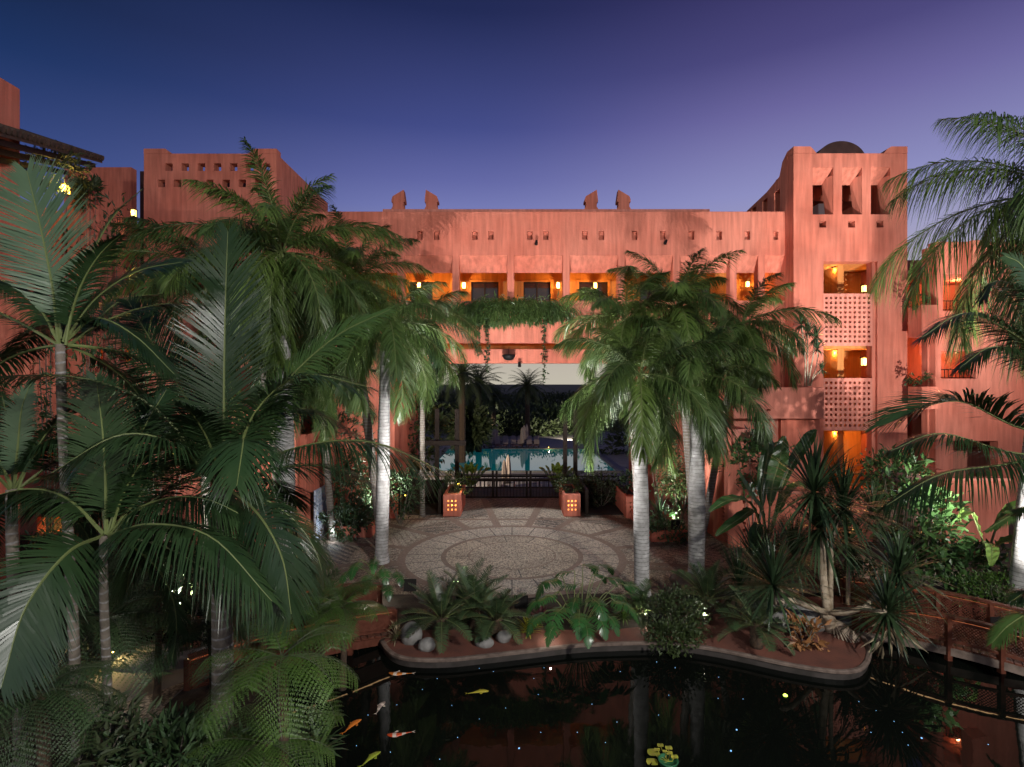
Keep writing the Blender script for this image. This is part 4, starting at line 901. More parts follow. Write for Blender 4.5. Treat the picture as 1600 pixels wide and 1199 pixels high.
# ================================================================== PLAZA FURNITURE
def lit_planter(label, px, py, wpx, lit=True, depth=2.2, h=.82):
    g = G(px, py); x, y = g[0], g[1]; w = wpx / FPX * y; root = thing('planter_box', label, 'planter', (x, y, 0), 'terracotta planter boxes with square holes')
    Hs = lattice(x - w * .36, x + w * .36, h * .18, h * .84, 3, 3, .5, .35)
    part('front_panel', rot(wall_grid(x - w / 2, x + w / 2, 0.005, h, .08, Hs), 0, (0, y)), [WALL], root)
    mb = MB(); t = .09
    mb.box(x - w / 2, x - w / 2 + t, y + .082, y + depth, .005, h); mb.box(x + w / 2 - t, x + w / 2, y + .082, y + depth, .005, h); mb.box(x - w / 2 + t, x + w / 2 - t, y + depth - t, y + depth, .005, h); part('side_walls', mb, [WALL], root)
    mb = MB(); mb.box(x - w / 2 + t + .002, x + w / 2 - t - .002, y + .45, y + depth - t - .002, .01, h - .05); part('soil', mb, [SOIL], root)
    mb = MB(); mb.box(x - w / 2 + t + .002, x + w / 2 - t - .002, y + .09, y + .44, h - .05, h - .02); part('lid', mb, [WALL], root)
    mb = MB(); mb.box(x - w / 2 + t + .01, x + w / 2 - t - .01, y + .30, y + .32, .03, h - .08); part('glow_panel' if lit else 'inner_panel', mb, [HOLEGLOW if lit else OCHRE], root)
    if lit: lamp('POINT', 'lamp', (x, y + .2, h * .5), 3, OR, size=.04, parent=root)
    return root
lit_planter('glowing terracotta planter left of the gate', 706, 808, 27)
lit_planter('glowing terracotta planter right of the gate', 894, 808, 26)
lit_planter('unlit pierced planter half behind the left plaza palm', 606, 811, 22, False)
lit_planter('unlit pierced planter right of the gate behind the tall palm trunk', 990, 811, 22, False)
def low_planter(label, px0, px1, py, ztop_, dep):
    g = G(px0, py); y = g[1]; x0, x1 = X(px0, y), X(px1, y); root = thing('raised_bed', label, 'planter', ((x0 + x1) / 2, y, 0), 'low terracotta beds along the plaza')
    mb = MB(); t = .15; mb.box(x0, x1, y, y + t, .005, ztop_); mb.box(x0, x0 + t, y + t, y + dep, .005, ztop_); mb.box(x1 - t, x1, y + t, y + dep, .005, ztop_); part('bed_wall', mb, [WALL], root)
    mb = MB(); mb.box(x0 + t, x1 - t, y + t, y + dep, .005, ztop_ - .06); part('soil', mb, [SOIL], root); return x0, x1, y
low_planter('low terracotta bed at the left side of the plaza', 512, 580, 841, .34, 3.2)
low_planter('low terracotta bed at the right side of the plaza', 1018, 1075, 848, .34, 3.2)
# stairwells either side of the gate; a flat near-black sheet paints their shade
for lb_, a, b in (('stair opening left of the gate, its dark a flat black sheet', -4.4, -2.7), ('stair opening right of the gate, its dark a flat black sheet', 2.8, 4.4)):
    root = thing('stairwell', lb_, 'stairs', ((a + b) / 2, 21.0, 0), 'stairs down from the plaza')
    mb = MB(); mb.box(a, b, 23.0, 23.2, .02, .95); mb.box(a, a + .12, 21.0, 22.99, .02, .95); mb.box(b - .12, b, 21.0, 22.99, .02, .95); part('stair_wall', mb, [WOODD], root)
    mb = MB(); mb.box(a + .121, b - .121, 20.9, 22.98, .018, .03); part('stair_pit_shade', mb, [mat('pit_shade', (.01, .009, .009), .9)], root)
# gate
gt = thing('gate_fence', 'dark wooden gate fence closing the far side of the plaza', 'fence', (0, 24.1, 0))
GY = 24.1
for z in (.03, .82, 1.0, .45): 
    mb = MB(); mb.bar((X(722, GY), GY, z), (X(878, GY), GY, z), .05, .06 if z != 1.0 else .05); part('rail', mb, [WOODD], gt)
for px in (722, 770, 776, 823, 829, 878):
    mb = MB(); mb.bar((X(px, GY), GY, 0.01), (X(px, GY), GY, 1.18 if px in (770, 776, 823, 829) else 1.05), .09); part('post', mb, [WOODD], gt)
mb = MB()
for k in range(30): u = X(724, GY) + (X(876, GY) - X(724, GY)) * (k + .5) / 30; mb.bar((u, GY, .06), (u, GY, .8), .02)
part('pickets', mb, [WOODD], gt)
# pergola posts in the passage
for k, (px, lab) in enumerate(((683, 'outer wooden post left of the gate'), (714, 'inner wooden post left of the gate'), (883, 'inner wooden post right of the gate'), (899, 'outer wooden post right of the gate'))):
    d = 23.3; root = thing('pergola_post', lab, 'post', (X(px, d), d, 0), 'wooden posts beside the gate')
    mb = MB(); mb.bar((X(px, d), d, 0), (X(px, d), d, Z(640, d)), .17); part('shaft', mb, [WOODD], root); mb = MB(); mb.box(X(px, d) - .14, X(px, d) + .14, d - .14, d + .14, .005, .35); part('foot', mb, [WOODD], root)
pg = thing('pergola_beam', 'horizontal wooden beam crossing the left passage posts', 'beam', (X(698, 23.05), 23.05, 2.3))
mb = MB(); mb.bar((X(664, 23.1), 23.08, Z(693, 23.1)), (X(728, 23.1), 23.08, Z(693, 23.1)), .16, .2); part('beam', mb, [WOODD], pg)
# lower terrace beyond: balustrades, pool, umbrellas, loungers
for k, (y, z1) in enumerate(((33.5, -.9), (38.5, -1.5))):
    root = thing('balustrade', ('upper balustrade with pale lit balusters behind the gate', 'lower balustrade with pale lit balusters before the pool')[k], 'balustrade', (0, y, LZ), 'balustrades on the lower terrace')
    mb = MB(); mb.bar((-9, y, z1), (9, y, z1), .1); mb.bar((-9, y, z1 - .95), (9, y, z1 - .95), .1); mb.box(-9, 9, y - .1, y + .1, LZ, z1 - 1.0 if z1 - 1.0 > LZ + .05 else LZ + .03); part('rails', mb, [WOODD], root)
    mb = MB()
    for i in range(60): u = -9 + i * .3 + .15; mb.bar((u, y, z1 - .9), (u, y, z1 - .05), .04)
    part('balusters', mb, [WOODD], root)
    mb = MB()
    for i in range(22): u = -8.6 + i * .8; mb.bar((u, y - .08, z1 - .75), (u, y - .08, z1 - .2), .05)
    part('pale_balusters', mb, [WHITE], root)
pool = thing('swimming_pool', 'turquoise lit swimming pool beyond the gate mirroring the pale sky', 'swimming pool', (0, 54, LZ))
POOLM = mat('pool_water_glow', (.0, .16, .18), .02, emit=(.0, .17, .19), estr=.18); POOLM.node_tree.nodes['Principled BSDF'].inputs['IOR'].default_value = 1.7  # teal glow of underwater lighting put into the water material
pyn, pyf = FPX * 7.5 / 138, FPX * 7.5 / 103
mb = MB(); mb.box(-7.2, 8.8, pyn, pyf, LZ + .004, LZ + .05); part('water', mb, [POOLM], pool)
mb = MB(); mb.box(-7.6, 9.2, pyn - .4, pyn - .002, LZ + .004, LZ + .12); mb.box(-7.6, 9.2, pyf + .002, pyf + .4, LZ + .004, LZ + .12); mb.box(-7.6, -7.202, pyn, pyf, LZ + .004, LZ + .12); mb.box(8.802, 9.2, pyn, pyf, LZ + .004, LZ + .12); part('coping', mb, [STONE], pool)
def umbrella(label, px, pyt, d, h, proto=[]):
    x = X(px, d); z0 = Z(pyt, d) - h
    if z0 < LZ + .3: z0 = LZ; 
    root = thing('closed_parasol', label, 'parasol', (x, d, LZ), 'closed parasols on the pool terrace')
    top = Z(pyt, d); b0 = top - h
    mb = MB(); n = 16; th = np.arange(n) * 2 * PI / n; prof = [(0.10, .02), (.26, .05), (.30, .3), (.26, .6), (.18, .85), (.06, .98), (.02, 1)]
    v = [(x + r * (1 + .22 * (k % 2)) * math.cos(a) * h / 2.6, d + r * (1 + .22 * (k % 2)) * math.sin(a) * h / 2.6, b0 + .35 * h + u * .65 * h) for r, u in [(a_ * .62, b_) for a_, b_ in prof] for k, a in enumerate(th)]
    mb.add(v, [(i * n + j, i * n + (j + 1) % n, (i + 1) * n + (j + 1) % n, (i + 1) * n + j) for i in range(len(prof) - 1) for j in range(n)]); part('canopy', mb, [UMB], root)
    mb = MB(); mb.tube([(x, d, LZ + .02), (x, d, b0 + .4 * h)], .03, 6); mb.box(x - .25, x + .25, d - .25, d + .25, LZ + .001, LZ + .06); part('pole', mb, [WOODD], root)
ul = ['closed parasol leftmost of the left pair across the pool', 'closed parasol in the middle of the left trio across the pool', 'closed parasol rightmost of the left trio across the pool', 'closed parasol left of the right trio across the pool', 'closed parasol in the middle of the right trio', 'closed parasol rightmost of the right trio across the pool', 'nearer closed parasol standing before the pool, the shorter', 'nearer closed parasol standing before the pool, the taller']
for k, (px, pyt, d, h) in enumerate(((767, 667, 64, 3.0), (772, 665, 67, 3.0), (776, 663, 70, 3.0), (816, 668, 64, 3.0), (819, 665, 67, 3.0), (823, 663, 70, 3.0), (788, 719, 40, 2.6), (794, 711, 41.5, 2.8))): umbrella(ul[k], px, pyt, d, h)
def lounger_proto():
    root = thing('sun_lounger', 'x', 'sun lounger', (0, 0, 0), 'sun loungers across the pool'); mb = MB()
    mb.box(-.33, .33, -1, 1, .32, .38); part('bed', mb, [WOOD], root, world=False); mb = MB(); mb.bar((0, .35, .40), (0, .95, .85), .62, .05); part('backrest', mb, [UMB], root, world=False)
    me = MB().box(-.03, .03, -.03, .03, 0, .319).mesh('leg', [WOODD])
    for a in (-1, 1):
        for b in (-1, 1): o = bpy.data.objects.new('leg', me); C.objects.link(o); o.parent = root; o.location = (a * .28, b * .85, 0)
    return root
lg = lounger_proto(); first = True
names_ = ['far left', 'second from left', 'third from left', 'left of the central gap', 'right of the central gap', 'third from right', 'second from right', 'far right']
for k, px in enumerate((752, 763, 778, 789, 803, 812, 828, 838)):
    for r_, d in enumerate((62.5 + 1.8, 69.0)):
        lab = 'sun lounger %s in the %s row across the pool' % (names_[k], ('near', 'far')[r_]); loc = (X(px, d), d, LZ)
        if first: lg.location = loc; lg['label'] = lab; lg.rotation_euler = (0, 0, .1); first = False
        else: copy_thing(lg, loc, lab, rotz=.1 * (-1) ** k)

# ================================================================== BRIDGES
def bridge(label, nearA, nearB, farA, farB, arch, nb, hr=.55, led=True, lat=True):
    """arched timber footbridge: near/far rail end points on the ground plane"""
    nearA, nearB, farA, farB = (np.array(q, float) for q in (nearA, nearB, farA, farB))
    c0 = (nearA + nearB + farA + farB) / 4; root = thing('footbridge', label, 'bridge', (c0[0], c0[1], 0), None)
    az = lambda t: arch * math.sin(PI * t) + .02
    f = lambda A, B, t, h=0: A + (B - A) * t + np.array([0, 0, az(t) + h])
    for i in range(26):       # deck planks
        t0, t1 = (i + .06) / 26, (i + .94) / 26; mb = MB(); a, b, c, d = f(nearA, nearB, t0), f(nearA, nearB, t1), f(farA, farB, t1), f(farA, farB, t0); e = np.array([0, 0, -.05])
        mb.add([a, b, c, d, a + e, b + e, c + e, d + e], [(0, 1, 2, 3), (7, 6, 5, 4), (0, 4, 5, 1), (1, 5, 6, 2), (2, 6, 7, 3), (3, 7, 4, 0)]); part('plank', mb, [WOOD], root)
    for A, B, side in ((nearA, nearB, 'near'), (farA, farB, 'far')):
        q = [f(A, B, t) for t in np.linspace(0, 1, 17)]
        mb = MB()
        for a, b in zip(q[:-1], q[1:]): mb.bar(a + (0, 0, hr), b + (0, 0, hr), .12, .045)
        part('handrail', mb, [WOOD], root)
        mb = MB()
        for a, b in zip(q[:-1], q[1:]): mb.bar(a + (0, 0, -.10), b + (0, 0, -.10), .06, .14)
        part('side_beam', mb, [RIMM if side == 'near' and lat else WOOD], root)
        mb = MB()
        for a, b in zip(q[:-1], q[1:]): mb.bar(a + (0, 0, .10), b + (0, 0, .10), .045, .05)
        part('lower_rail', mb, [WOOD], root); mb = MB()
        for a, b in zip(q[:-1], q[1:]): mb.bar(a + (0, 0, hr - .09), b + (0, 0, hr - .09), .045, .05)
        part('upper_rail', mb, [WOOD], root)
        if led:
            mb = MB()
            for a, b in zip(q[:-1], q[1:]): mb.bar(a + (0, 0, hr - .0265), b + (0, 0, hr - .0265), .03, .006)
            part('led_strip', mb, [LED], root)
        for i in range(nb + 1):
            p = f(A, B, i / nb); mb = MB(); mb.bar(p + (0, 0, -.32), p + (0, 0, hr - .024), .09); part('post', mb, [WOOD], root)
        for i in range(nb):   # diagonal lattice between posts
            t0, t1 = i / nb, (i + 1) / nb; a, b = f(A, B, t0), f(A, B, t1); ln = np.linalg.norm(b - a); h0, h1 = .125, hr - .115; H_ = h1 - h0; mb = MB(); sp = .055; k = int((ln + H_) / sp)
            if not lat:
                mb.bar(a * .93 + b * .07 + (0, 0, (h0 + h1) / 2), a * .07 + b * .93 + (0, 0, (h0 + h1) / 2), .012, H_)
            else:
                for s in (1, -1):
                    for j in range(1, k):
                        u0 = j * sp - H_; v0 = h0; u1 = j * sp; v1 = h1
                        if u0 < 0: v0 += -u0; u0 = 0
                        if u1 > ln: v1 -= (u1 - ln); u1 = ln
                        if s < 0: u0, u1 = ln - u0, ln - u1
                        pt = lambda u, v: a + (b - a) * min(1, max(0, u / ln)) + np.array([0, 0, v + 0])
                        n_ = nrm(np.cross(b - a, (0, 0, 1.))) * .004 * s
                        mb.bar(pt(u0, v0) + n_, pt(u1, v1) + n_, .006, .011)
            part('lattice_panel' if lat else 'solid_panel', mb, [WOOD], root)
    return root
bridge('red-brown footbridge with lattice panels at the right end of the pond', (6.95, 11.15, 0), (9.3, 9.35, 0), (7.55, 12.55, 0), (10.2, 10.45, 0), .10, 4)
bridge('dark footbridge with solid panels at the left end of the pond', (-5.3, 9.0, 0), (-2.33, 10.95, 0), (-5.9, 11.0, 0), (-2.95, 12.3, 0), .12, 4, .50, True, False)

# ================================================================== POND: fish, lily, lights
def koi(label, px, py, ln, ang, cols, sx=1.):
    z = WZ + .004; c = G(px, py, z); d = c[1]; L_ = ln / FPX * d * sx; root = thing('koi_fish', label, 'fish', c, 'koi carp in the pond', 0)
    n = 14; pr = np.array([.02, .07, .10, .115, .12, .115, .105, .09, .075, .058, .042, .03, .022, .02]) * L_; xs_ = np.linspace(.5, -.36, n) * L_
    bend_ = .05 * L_ * np.sin(np.linspace(0, 4.5, n)); ca, sa = math.cos(ang), math.sin(ang)
    R = lambda x, y, z_: (c[0] + x * ca - y * sa, c[1] + x * sa + y * ca, z + z_)
    mb = MB(); th = np.linspace(0, 2 * PI, 9)[:-1]; v = [R(x, b + r * math.cos(t), r * .32 * math.sin(t)) for x, r, b in zip(xs_, pr, bend_) for t in th]; f = []; ms = []
    for i in range(n - 1):
        for j in range(8): f.append((i * 8 + j, i * 8 + (j + 1) % 8, i * 8 + 8 + (j + 1) % 8, i * 8 + 8 + j))
    for i in range(n - 1): mb.add(v, [], 0) if i < 0 else None
    base = mb.n; mb.v.append(np.array(v)); mb.n += len(v)
    for k, q in enumerate(f): mb.f.append(list(q)); mb.m.append(0 if (k // 8) % 5 < 3 or len(cols) == 1 else 1)
    part('body', mb, cols if len(cols) > 1 else cols * 2, root, smooth=True)
    mb = MB(); b = bend_[-1]; mb.add([R(-.35 * L_, b, .003), R(-.50 * L_, b + .09 * L_, .004), R(-.44 * L_, b, .003), R(-.50 * L_, b - .07 * L_, .004)], [(0, 1, 2), (0, 2, 3)]); part('tail', mb, [cols[-1]], root)
    for s in (1, -1): mb = MB(); mb.add([R(.26 * L_, s * .09 * L_, .002), R(.16 * L_, s * .20 * L_, .003), R(.10 * L_, s * .15 * L_, .003), R(.14 * L_, s * .09 * L_, .002)], [(0, 1, 2, 3)]); part('fin', mb, [cols[-1]], root)
KO = mat('koi_orange', (.55, .16, .02), .35); KW = mat('koi_white', (.6, .5, .42), .35); KR = mat('koi_red', (.55, .07, .02), .35); KY = mat('koi_yellow', (.40, .34, .03), .35); KB = mat('koi_grey', (.3, .24, .2), .35); KG = mat('koi_olive', (.25, .30, .03), .35)
koi('orange and white koi near the left end of the rim', 628, 1053, 42, PI * .97, [KO, KW], 1)
koi('yellow koi in the middle of the pond', 745, 1082, 38, .15, [KY], 1)
koi('pale grey koi crossing the reflection of the palm trunk', 593, 1107, 36, PI * .42, [KB, KW], 1)
koi('plain orange koi swimming up to the right', 548, 1136, 44, PI * .33, [KO], 1)
koi('red and white koi lowest of the left group', 627, 1147, 44, PI * 1.04, [KR, KW], 1)
koi('olive koi at the bottom edge of the pond', 577, 1187, 45, PI * .30, [KG], 1)
star_px = [(749, 1045), (771, 1050), (683, 1061), (660, 1078), (620, 1102), (706, 1103), (790, 1107), (575, 1118), (749, 1124), (503, 1135), (715, 1153), (557, 1166), (610, 1176), (687, 1187), (811, 1170), (850, 1044), (969, 1050), (1026, 1035), (1055, 1044), (834, 1061), (1123, 1059), (841, 1086), (1045, 1087), (1122, 1092), (1161, 1093), (925, 1101), (1029, 1118), (964, 1129), (845, 1145), (902, 1145), (946, 1161), (1151, 1141), (1142, 1174), (1342, 1097), (1369, 1111), (1397, 1128), (1361, 1145), (1410, 1145), (1440, 1154), (1419, 1165), (1544, 1164)]
ball = MB().lathe((0, 0, 0), [(.001, -.009), (.008, -.005), (.010, 0), (.008, .005), (.001, .009)], 8).mesh('pond_light', [STAR], True)
for k, (px, py) in enumerate(star_px):
    o = bpy.data.objects.new('pond_light', ball); C.objects.link(o); o.location = tuple(float(a) for a in G(px, py, WZ + .004)); big = (px, py) in ((811, 1170), (1151, 1141), (1440, 1154), (1142, 1174)); o.scale = (1.3 if big else .6,) * 3
    tag(o, 'larger blue point light floating brightly on the dark pond' if big else 'tiny blue point of light on the dark pond water', 'pond light', 'larger pond lights' if big else 'tiny pond lights')
c = G(1227, 1087, WZ + .01); o = thing('yellow_pond_light', 'yellow-green light glowing in the pond below the dracaena bed', 'pond light', c)
mb = MB(); mb.lathe(c, [(.001, -.02), (.03, -.01), (.035, 0), (.02, .015), (.001, .02)], 10); part('lens', mb, [mat('green_light', (.6, .9, .1), .5, emit=(.55, .9, .08), estr=6)], o)
c = G(1044, 1196, WZ); pot = thing('lily_pot', 'green plastic pot of yellowing water lily pads at the bottom of the pond', 'plant pot', c)
mb = MB(); mb.lathe(c, [(.10, -.1), (.125, .055), (.135, .06), (.135, .075), (.12, .075), (.11, .03)], 22); part('pot', mb, [mat('green_plastic', (.02, .12, .05), .4)], pot, smooth=True)
LP = mat('lily_pad', (.26, .28, .03), .4, (9, (.38, .34, .05)), vary=.3)
for k, (px, py, r) in enumerate(((1021, 1176, .085), (1032, 1165, .045), (1045, 1169, .05), (1046, 1177, .045), (1019, 1191, .08), (1054, 1183, .05), (1027, 1172, .04), (1039, 1174, .03))):
    q = G(px, py, WZ + .10 - .01 * (k == 4) * 8); mb = MB(); a = np.linspace(.25 + k, 2 * PI - .05 + k, 15); v = [q] + [q + np.array([r * math.cos(t), r * math.sin(t), .008 * math.sin(3 * t)]) for t in a]; mb.add(v, [(0, i, i + 1) for i in range(1, 15)]); mb.tube([q - (0, 0, .002), q * .6 + c * .4 + (0, 0, -.02), c + (0, 0, .05)], .005, 5); part('lily_pad', mb, [LP], pot)

# boulders on the rim
rock('largest pale egg-shaped boulder at the left end of the planting bed', G(640, 1008) + (0, .1, .14), .22, 1, (.95, .8, 1.1))
rock('second pale boulder from the left, rounder, beside the large one', G(666, 1018) + (0, .05, .09), .17, 2, (1, .8, .8))
rock('small pale boulder under the second cycad', G(757, 1010) + (0, 0, .06), .14, 3, (1.2, .8, .75))
rock('small pale boulder nearest the yellow plant', G(787, 1003) + (0, 0, .07), .15, 4, (1.1, .8, .8))
BROWNR = mat('brown_stone', (.09, .06, .045), .85, (5, (.15, .11, .09)), .6, 20)
rock('brown boulder between the two tall white palm trunks', G(1068, 915) + (0, 0, .12), .30, 5, (1.2, .9, .6), BROWNR)
rock('flat brown stone right of the second palm trunk', G(1110, 893) + (0, 0, .03), .32, 6, (1.4, .8, .25), BROWNR)
rock('flat brown stone behind the first palm trunk', G(1040, 923) + (0, 0, .03), .25, 7, (1.3, .8, .25), BROWNR)
rock('long grey boulder behind the dracaena trunk', G(1235, 975) + (0, 0, .15), .55, 8, (1.5, .9, .5))
rock('grey boulder right of the dracaena trunk', G(1322, 972) + (0, 0, .1), .30, 9, (1.1, .8, .6))
rock('long grey boulder beside the garden path', G(215, 1040) + (0, 0, .06), .32, 10, (1.8, .8, .4), STONE)
rock('second grey boulder beside the garden path', G(243, 1026) + (0, 0, .06), .26, 11, (1.8, .8, .45), STONE)

# ================================================================== TREES AND PLANTS
print('palms')
royal_palm('white-trunked royal palm nearest the pond, tallest of the centre right pair', G(1003, 930), P(1000, 585, 13.0), .185, 19, 2.4, 11)
royal_palm('white-trunked royal palm second of the centre right pair, behind the first', G(1088, 905), P(1090, 590, 14.1), .215, 19, 2.6, 12, el=(80, -50))
royal_palm('royal palm with the bright fan crown behind the centre right pair', P(1089, 858, 16.4) * (1, 1, 0), P(1058, 480, 15.8), .14, 24, 2.6, 13, mats=(L_ROY, L_ROY2, L_ROY2), trunk=True, bark=BARK)
royal_palm('royal palm whose crown reaches the stair tower at right', P(1096, 858, 17.4) * (1, 1, 0), P(1158, 505, 16.4), .11, 21, 2.5, 14, el=(70, -60), bark=BARK)
royal_palm('white-trunked royal palm left of the plaza disc with a hanging crown', G(596, 880), P(603, 505, 15.4), .19, 22, 3.0, 15, el=(70, -55), mats=(L_ROY, L_ROY))
royal_palm('thick white-trunked royal palm far left of the plaza with the highest crown', G(449, 932), P(440, 395, 12.9), .22, 38, 3.1, 16, el=(86, -78))
royal_palm('royal palm with upright crown between the two left plaza palms', P(597, 885, 16.8) * (1, 1, 0), P(548, 440, 16.0), .13, 28, 2.8, 17, mats=(L_ROY, L_ROY2), el=(86, -60), bark=BARK)
royal_palm('royal palm in front of the pierced left tower', P(322, 900, 15) * (1, 1, 0), P(322, 425, 14.0), .11, 22, 2.7, 18, mats=(L_ROY2, L_ROY, L_ROY), el=(75, -45), bark=BARK)
royal_palm('dark drooping palm overhanging the passage from the left', P(660, 800, 20.8) * (1, 1, 0), P(660, 500, 19.0), .10, 17, 2.7, 19, el=(60, -70), mats=(L_ROY, L_COCO), bark=BARK)
royal_palm('royal palm with its crown behind the tall palm nearest the pond', P(1004, 858, 16.0) * (1, 1, 0), P(978, 500, 15.4), .13, 21, 2.4, 31, mats=(L_ROY, L_ROY2), bark=BARK)
royal_palm('royal palm with a low dark crown behind the thick white palm', P(449, 858, 15.6) * (1, 1, 0), P(405, 520, 14.8), .13, 22, 2.8, 32, mats=(L_ROY, L_COCO), bark=BARK)
royal_palm('royal palm with a low crown between the two left trunks', P(520, 858, 17.5) * (1, 1, 0), P(500, 590, 17.0), .11, 20, 2.5, 33, mats=(L_ROY, L_COCO), el=(80, -40), bark=BARK)
royal_palm('royal palm at the right edge with a white trunk', (X(1598, 12), 12.0, 0), P(1670, 300, 11.5), .30, 28, 3.8, 20, ll=.85, dr=1.0, el=(85, -50), mats=(L_ROY, L_ROY2), n=125)

U = (0, 0, 1); FC = (0, -1, .35)
def D(d, *pts): return [(x, y, d + (0 if len(q) < 1 else q[0])) for x, y, *q in pts]
big = dict(L_=.85, w=.040, n=62)
arching_palm('arching_palm', 'large feather palm with a ringed stem in the left foreground', G(343, 1214), P(350, 760, 7.0), [
 (D(7, (352, 765), (350, 620), (352, 480, .1), (356, 362, .3)), FC, dict(L_=.92, w=.036, n=66, droop=.12, a0=62, a1=25, m=L_COCO)),
 (D(7, (345, 760), (300, 640, .3), (240, 540, .7), (200, 470, 1.0)), FC, dict(L_=.8, w=.036, droop=.2)),
 (D(7, (362, 755), (395, 650, -.2), (470, 588, -.3), (575, 605, -.3)), U, dict(L_=.80, w=.038, droop=.35, m=L_COCO)),
 (D(7.4, (368, 750), (430, 620), (520, 530), (610, 484)), (0, -.6, .8), dict(L_=.62, w=.040, droop=.30, m=L_COCO2)),
 (D(7, (358, 765), (440, 708, -.2), (570, 690, -.4), (700, 740, -.4)), U, dict(L_=.75, w=.034, droop=.55)),
 (D(7, (340, 762), (250, 645, -.4), (130, 592, -.8), (-40, 590, -1)), U, dict(L_=.80, w=.038, droop=.30)),
 (D(7, (342, 765), (280, 700, -.8), (190, 680, -1.3), (80, 740, -1.6)), U, dict(L_=.60, w=.036, droop=.6)),
 (D(7, (350, 760), (400, 800, -1.0), (440, 870, -1.4), (455, 960, -1.6)), (-.3, -.9, .4), dict(L_=.65, w=.036, droop=.5)),
 (D(7, (356, 762), (410, 660, .8), (480, 640, 1.4), (560, 680, 1.8)), U, dict(L_=.7, w=.036, droop=.4)),
 (D(7, (345, 760), (325, 640, .8), (290, 570, 1.5), (250, 560, 2.0)), U, dict(L_=.7, w=.036, droop=.4)),
 (D(7, (352, 765), (375, 700, -.8), (380, 690, -1.4), (370, 760, -2.0)), U, dict(L_=.6, w=.036, droop=.6)),
], .135, extra=19)
arching_palm('arching_palm', 'slim feather palm with a broad pale fan frond at the far left', G(120, 1240), P(98, 540, 6.6), [
 (D(6.6, (92, 540), (82, 450), (62, 350, .1), (42, 268, .2)), FC, dict(L_=.80, w=.040, n=60, droop=.06, a0=70, a1=30, m=leaf('silvery_leaf', (.065, .115, .062), (.10, .155, .085), .32))),
 (D(6.6, (100, 535), (130, 430), (172, 345), (222, 296)), (-.5, -.5, .6), dict(L_=.34, w=.034, n=46, droop=.25, m=leaf('silvery_leaf', (.065, .115, .062), (.10, .155, .085), .32))),
 (D(6.6, (92, 535), (58, 478), (15, 442), (-40, 440)), U, dict(L_=.45, w=.036, droop=.6, m=L_COCO)),
 (D(6.6, (102, 532), (150, 468), (215, 425), (285, 410)), (0, -.5, .8), dict(L_=.55, w=.036, droop=.25)),
 (D(6.6, (105, 532), (150, 498), (210, 525), (272, 585)), U, dict(L_=.40, w=.034, droop=.35)),
 (D(6.6, (98, 532), (110, 500, .8), (60, 520, 1.5), (0, 560, 2)), U, dict(L_=.45, w=.034, droop=.45)),
 (D(6.6, (98, 532), (130, 520, 1.0), (190, 470, 2), (250, 460, 3)), U, dict(L_=.5, w=.034, droop=.45)),
], .062, L_=.5, extra=14)
arching_palm('arching_palm', 'dark feather palm low in the left foreground with arching fronds', G(166, 1250), P(166, 838, 6.4), [
 (D(6.4, (166, 835), (165, 750), (160, 670), (150, 590)), FC, dict(L_=.62, w=.034, droop=.2)),
 (D(6.4, (168, 835), (232, 788), (320, 780, -.1), (430, 835, -.2)), U, dict(L_=.62, w=.034, droop=.75)),
 (D(6.4, (170, 838), (235, 820, -.5), (330, 840, -.8), (425, 940, -1.1)), U, dict(L_=.62, w=.034, droop=.70)),
 (D(6.4, (162, 835), (105, 780), (40, 765), (-50, 790)), U, dict(L_=.52, w=.034, droop=.8)),
 (D(6.4, (160, 838), (105, 865, -.6), (40, 950, -1.0), (2, 1075, -1.3)), (.5, -.7, .5), dict(L_=.62, w=.042, n=50, droop=.2, m=L_COCO)),
 (D(6.4, (163, 835), (130, 800, .6), (90, 770, 1.2), (60, 800, 1.8)), U, dict(L_=.5, w=.034, droop=.6)),
 (D(6.4, (170, 835), (215, 780, .5), (260, 720, 1), (330, 690, 1.4)), U, dict(L_=.5, w=.034, droop=.5)),
 (D(6.4, (168, 835), (200, 740, .2), (225, 670, .3), (260, 610, .5)), FC, dict(L_=.5, w=.034, droop=.3)),
], .055, L_=.5, extra=12)
arching_palm('arching_palm', 'silvery feather palm at the left edge, half way up', G(30, 1240) , P(22, 765, 6.9), [
 (D(6.9, (22, 765), (28, 700), (34, 640), (48, 600)), FC, dict(L_=.35, w=.034, droop=.3, m=leaf('silvery_leaf', (.065, .115, .062), (.10, .155, .085), .32))),
 (D(6.9, (22, 765), (60, 705), (115, 680), (180, 700)), U, dict(L_=.5, w=.034, droop=.6)),
 (D(6.9, (20, 765), (-10, 710), (-50, 700), (-100, 720)), U, dict(L_=.5, w=.034, droop=.6)),
 (D(6.9, (22, 765), (60, 770, .5), (110, 790, .9), (150, 850, 1.2)), U, dict(L_=.45, w=.034, droop=.6)),
], .075, L_=.5, extra=12)
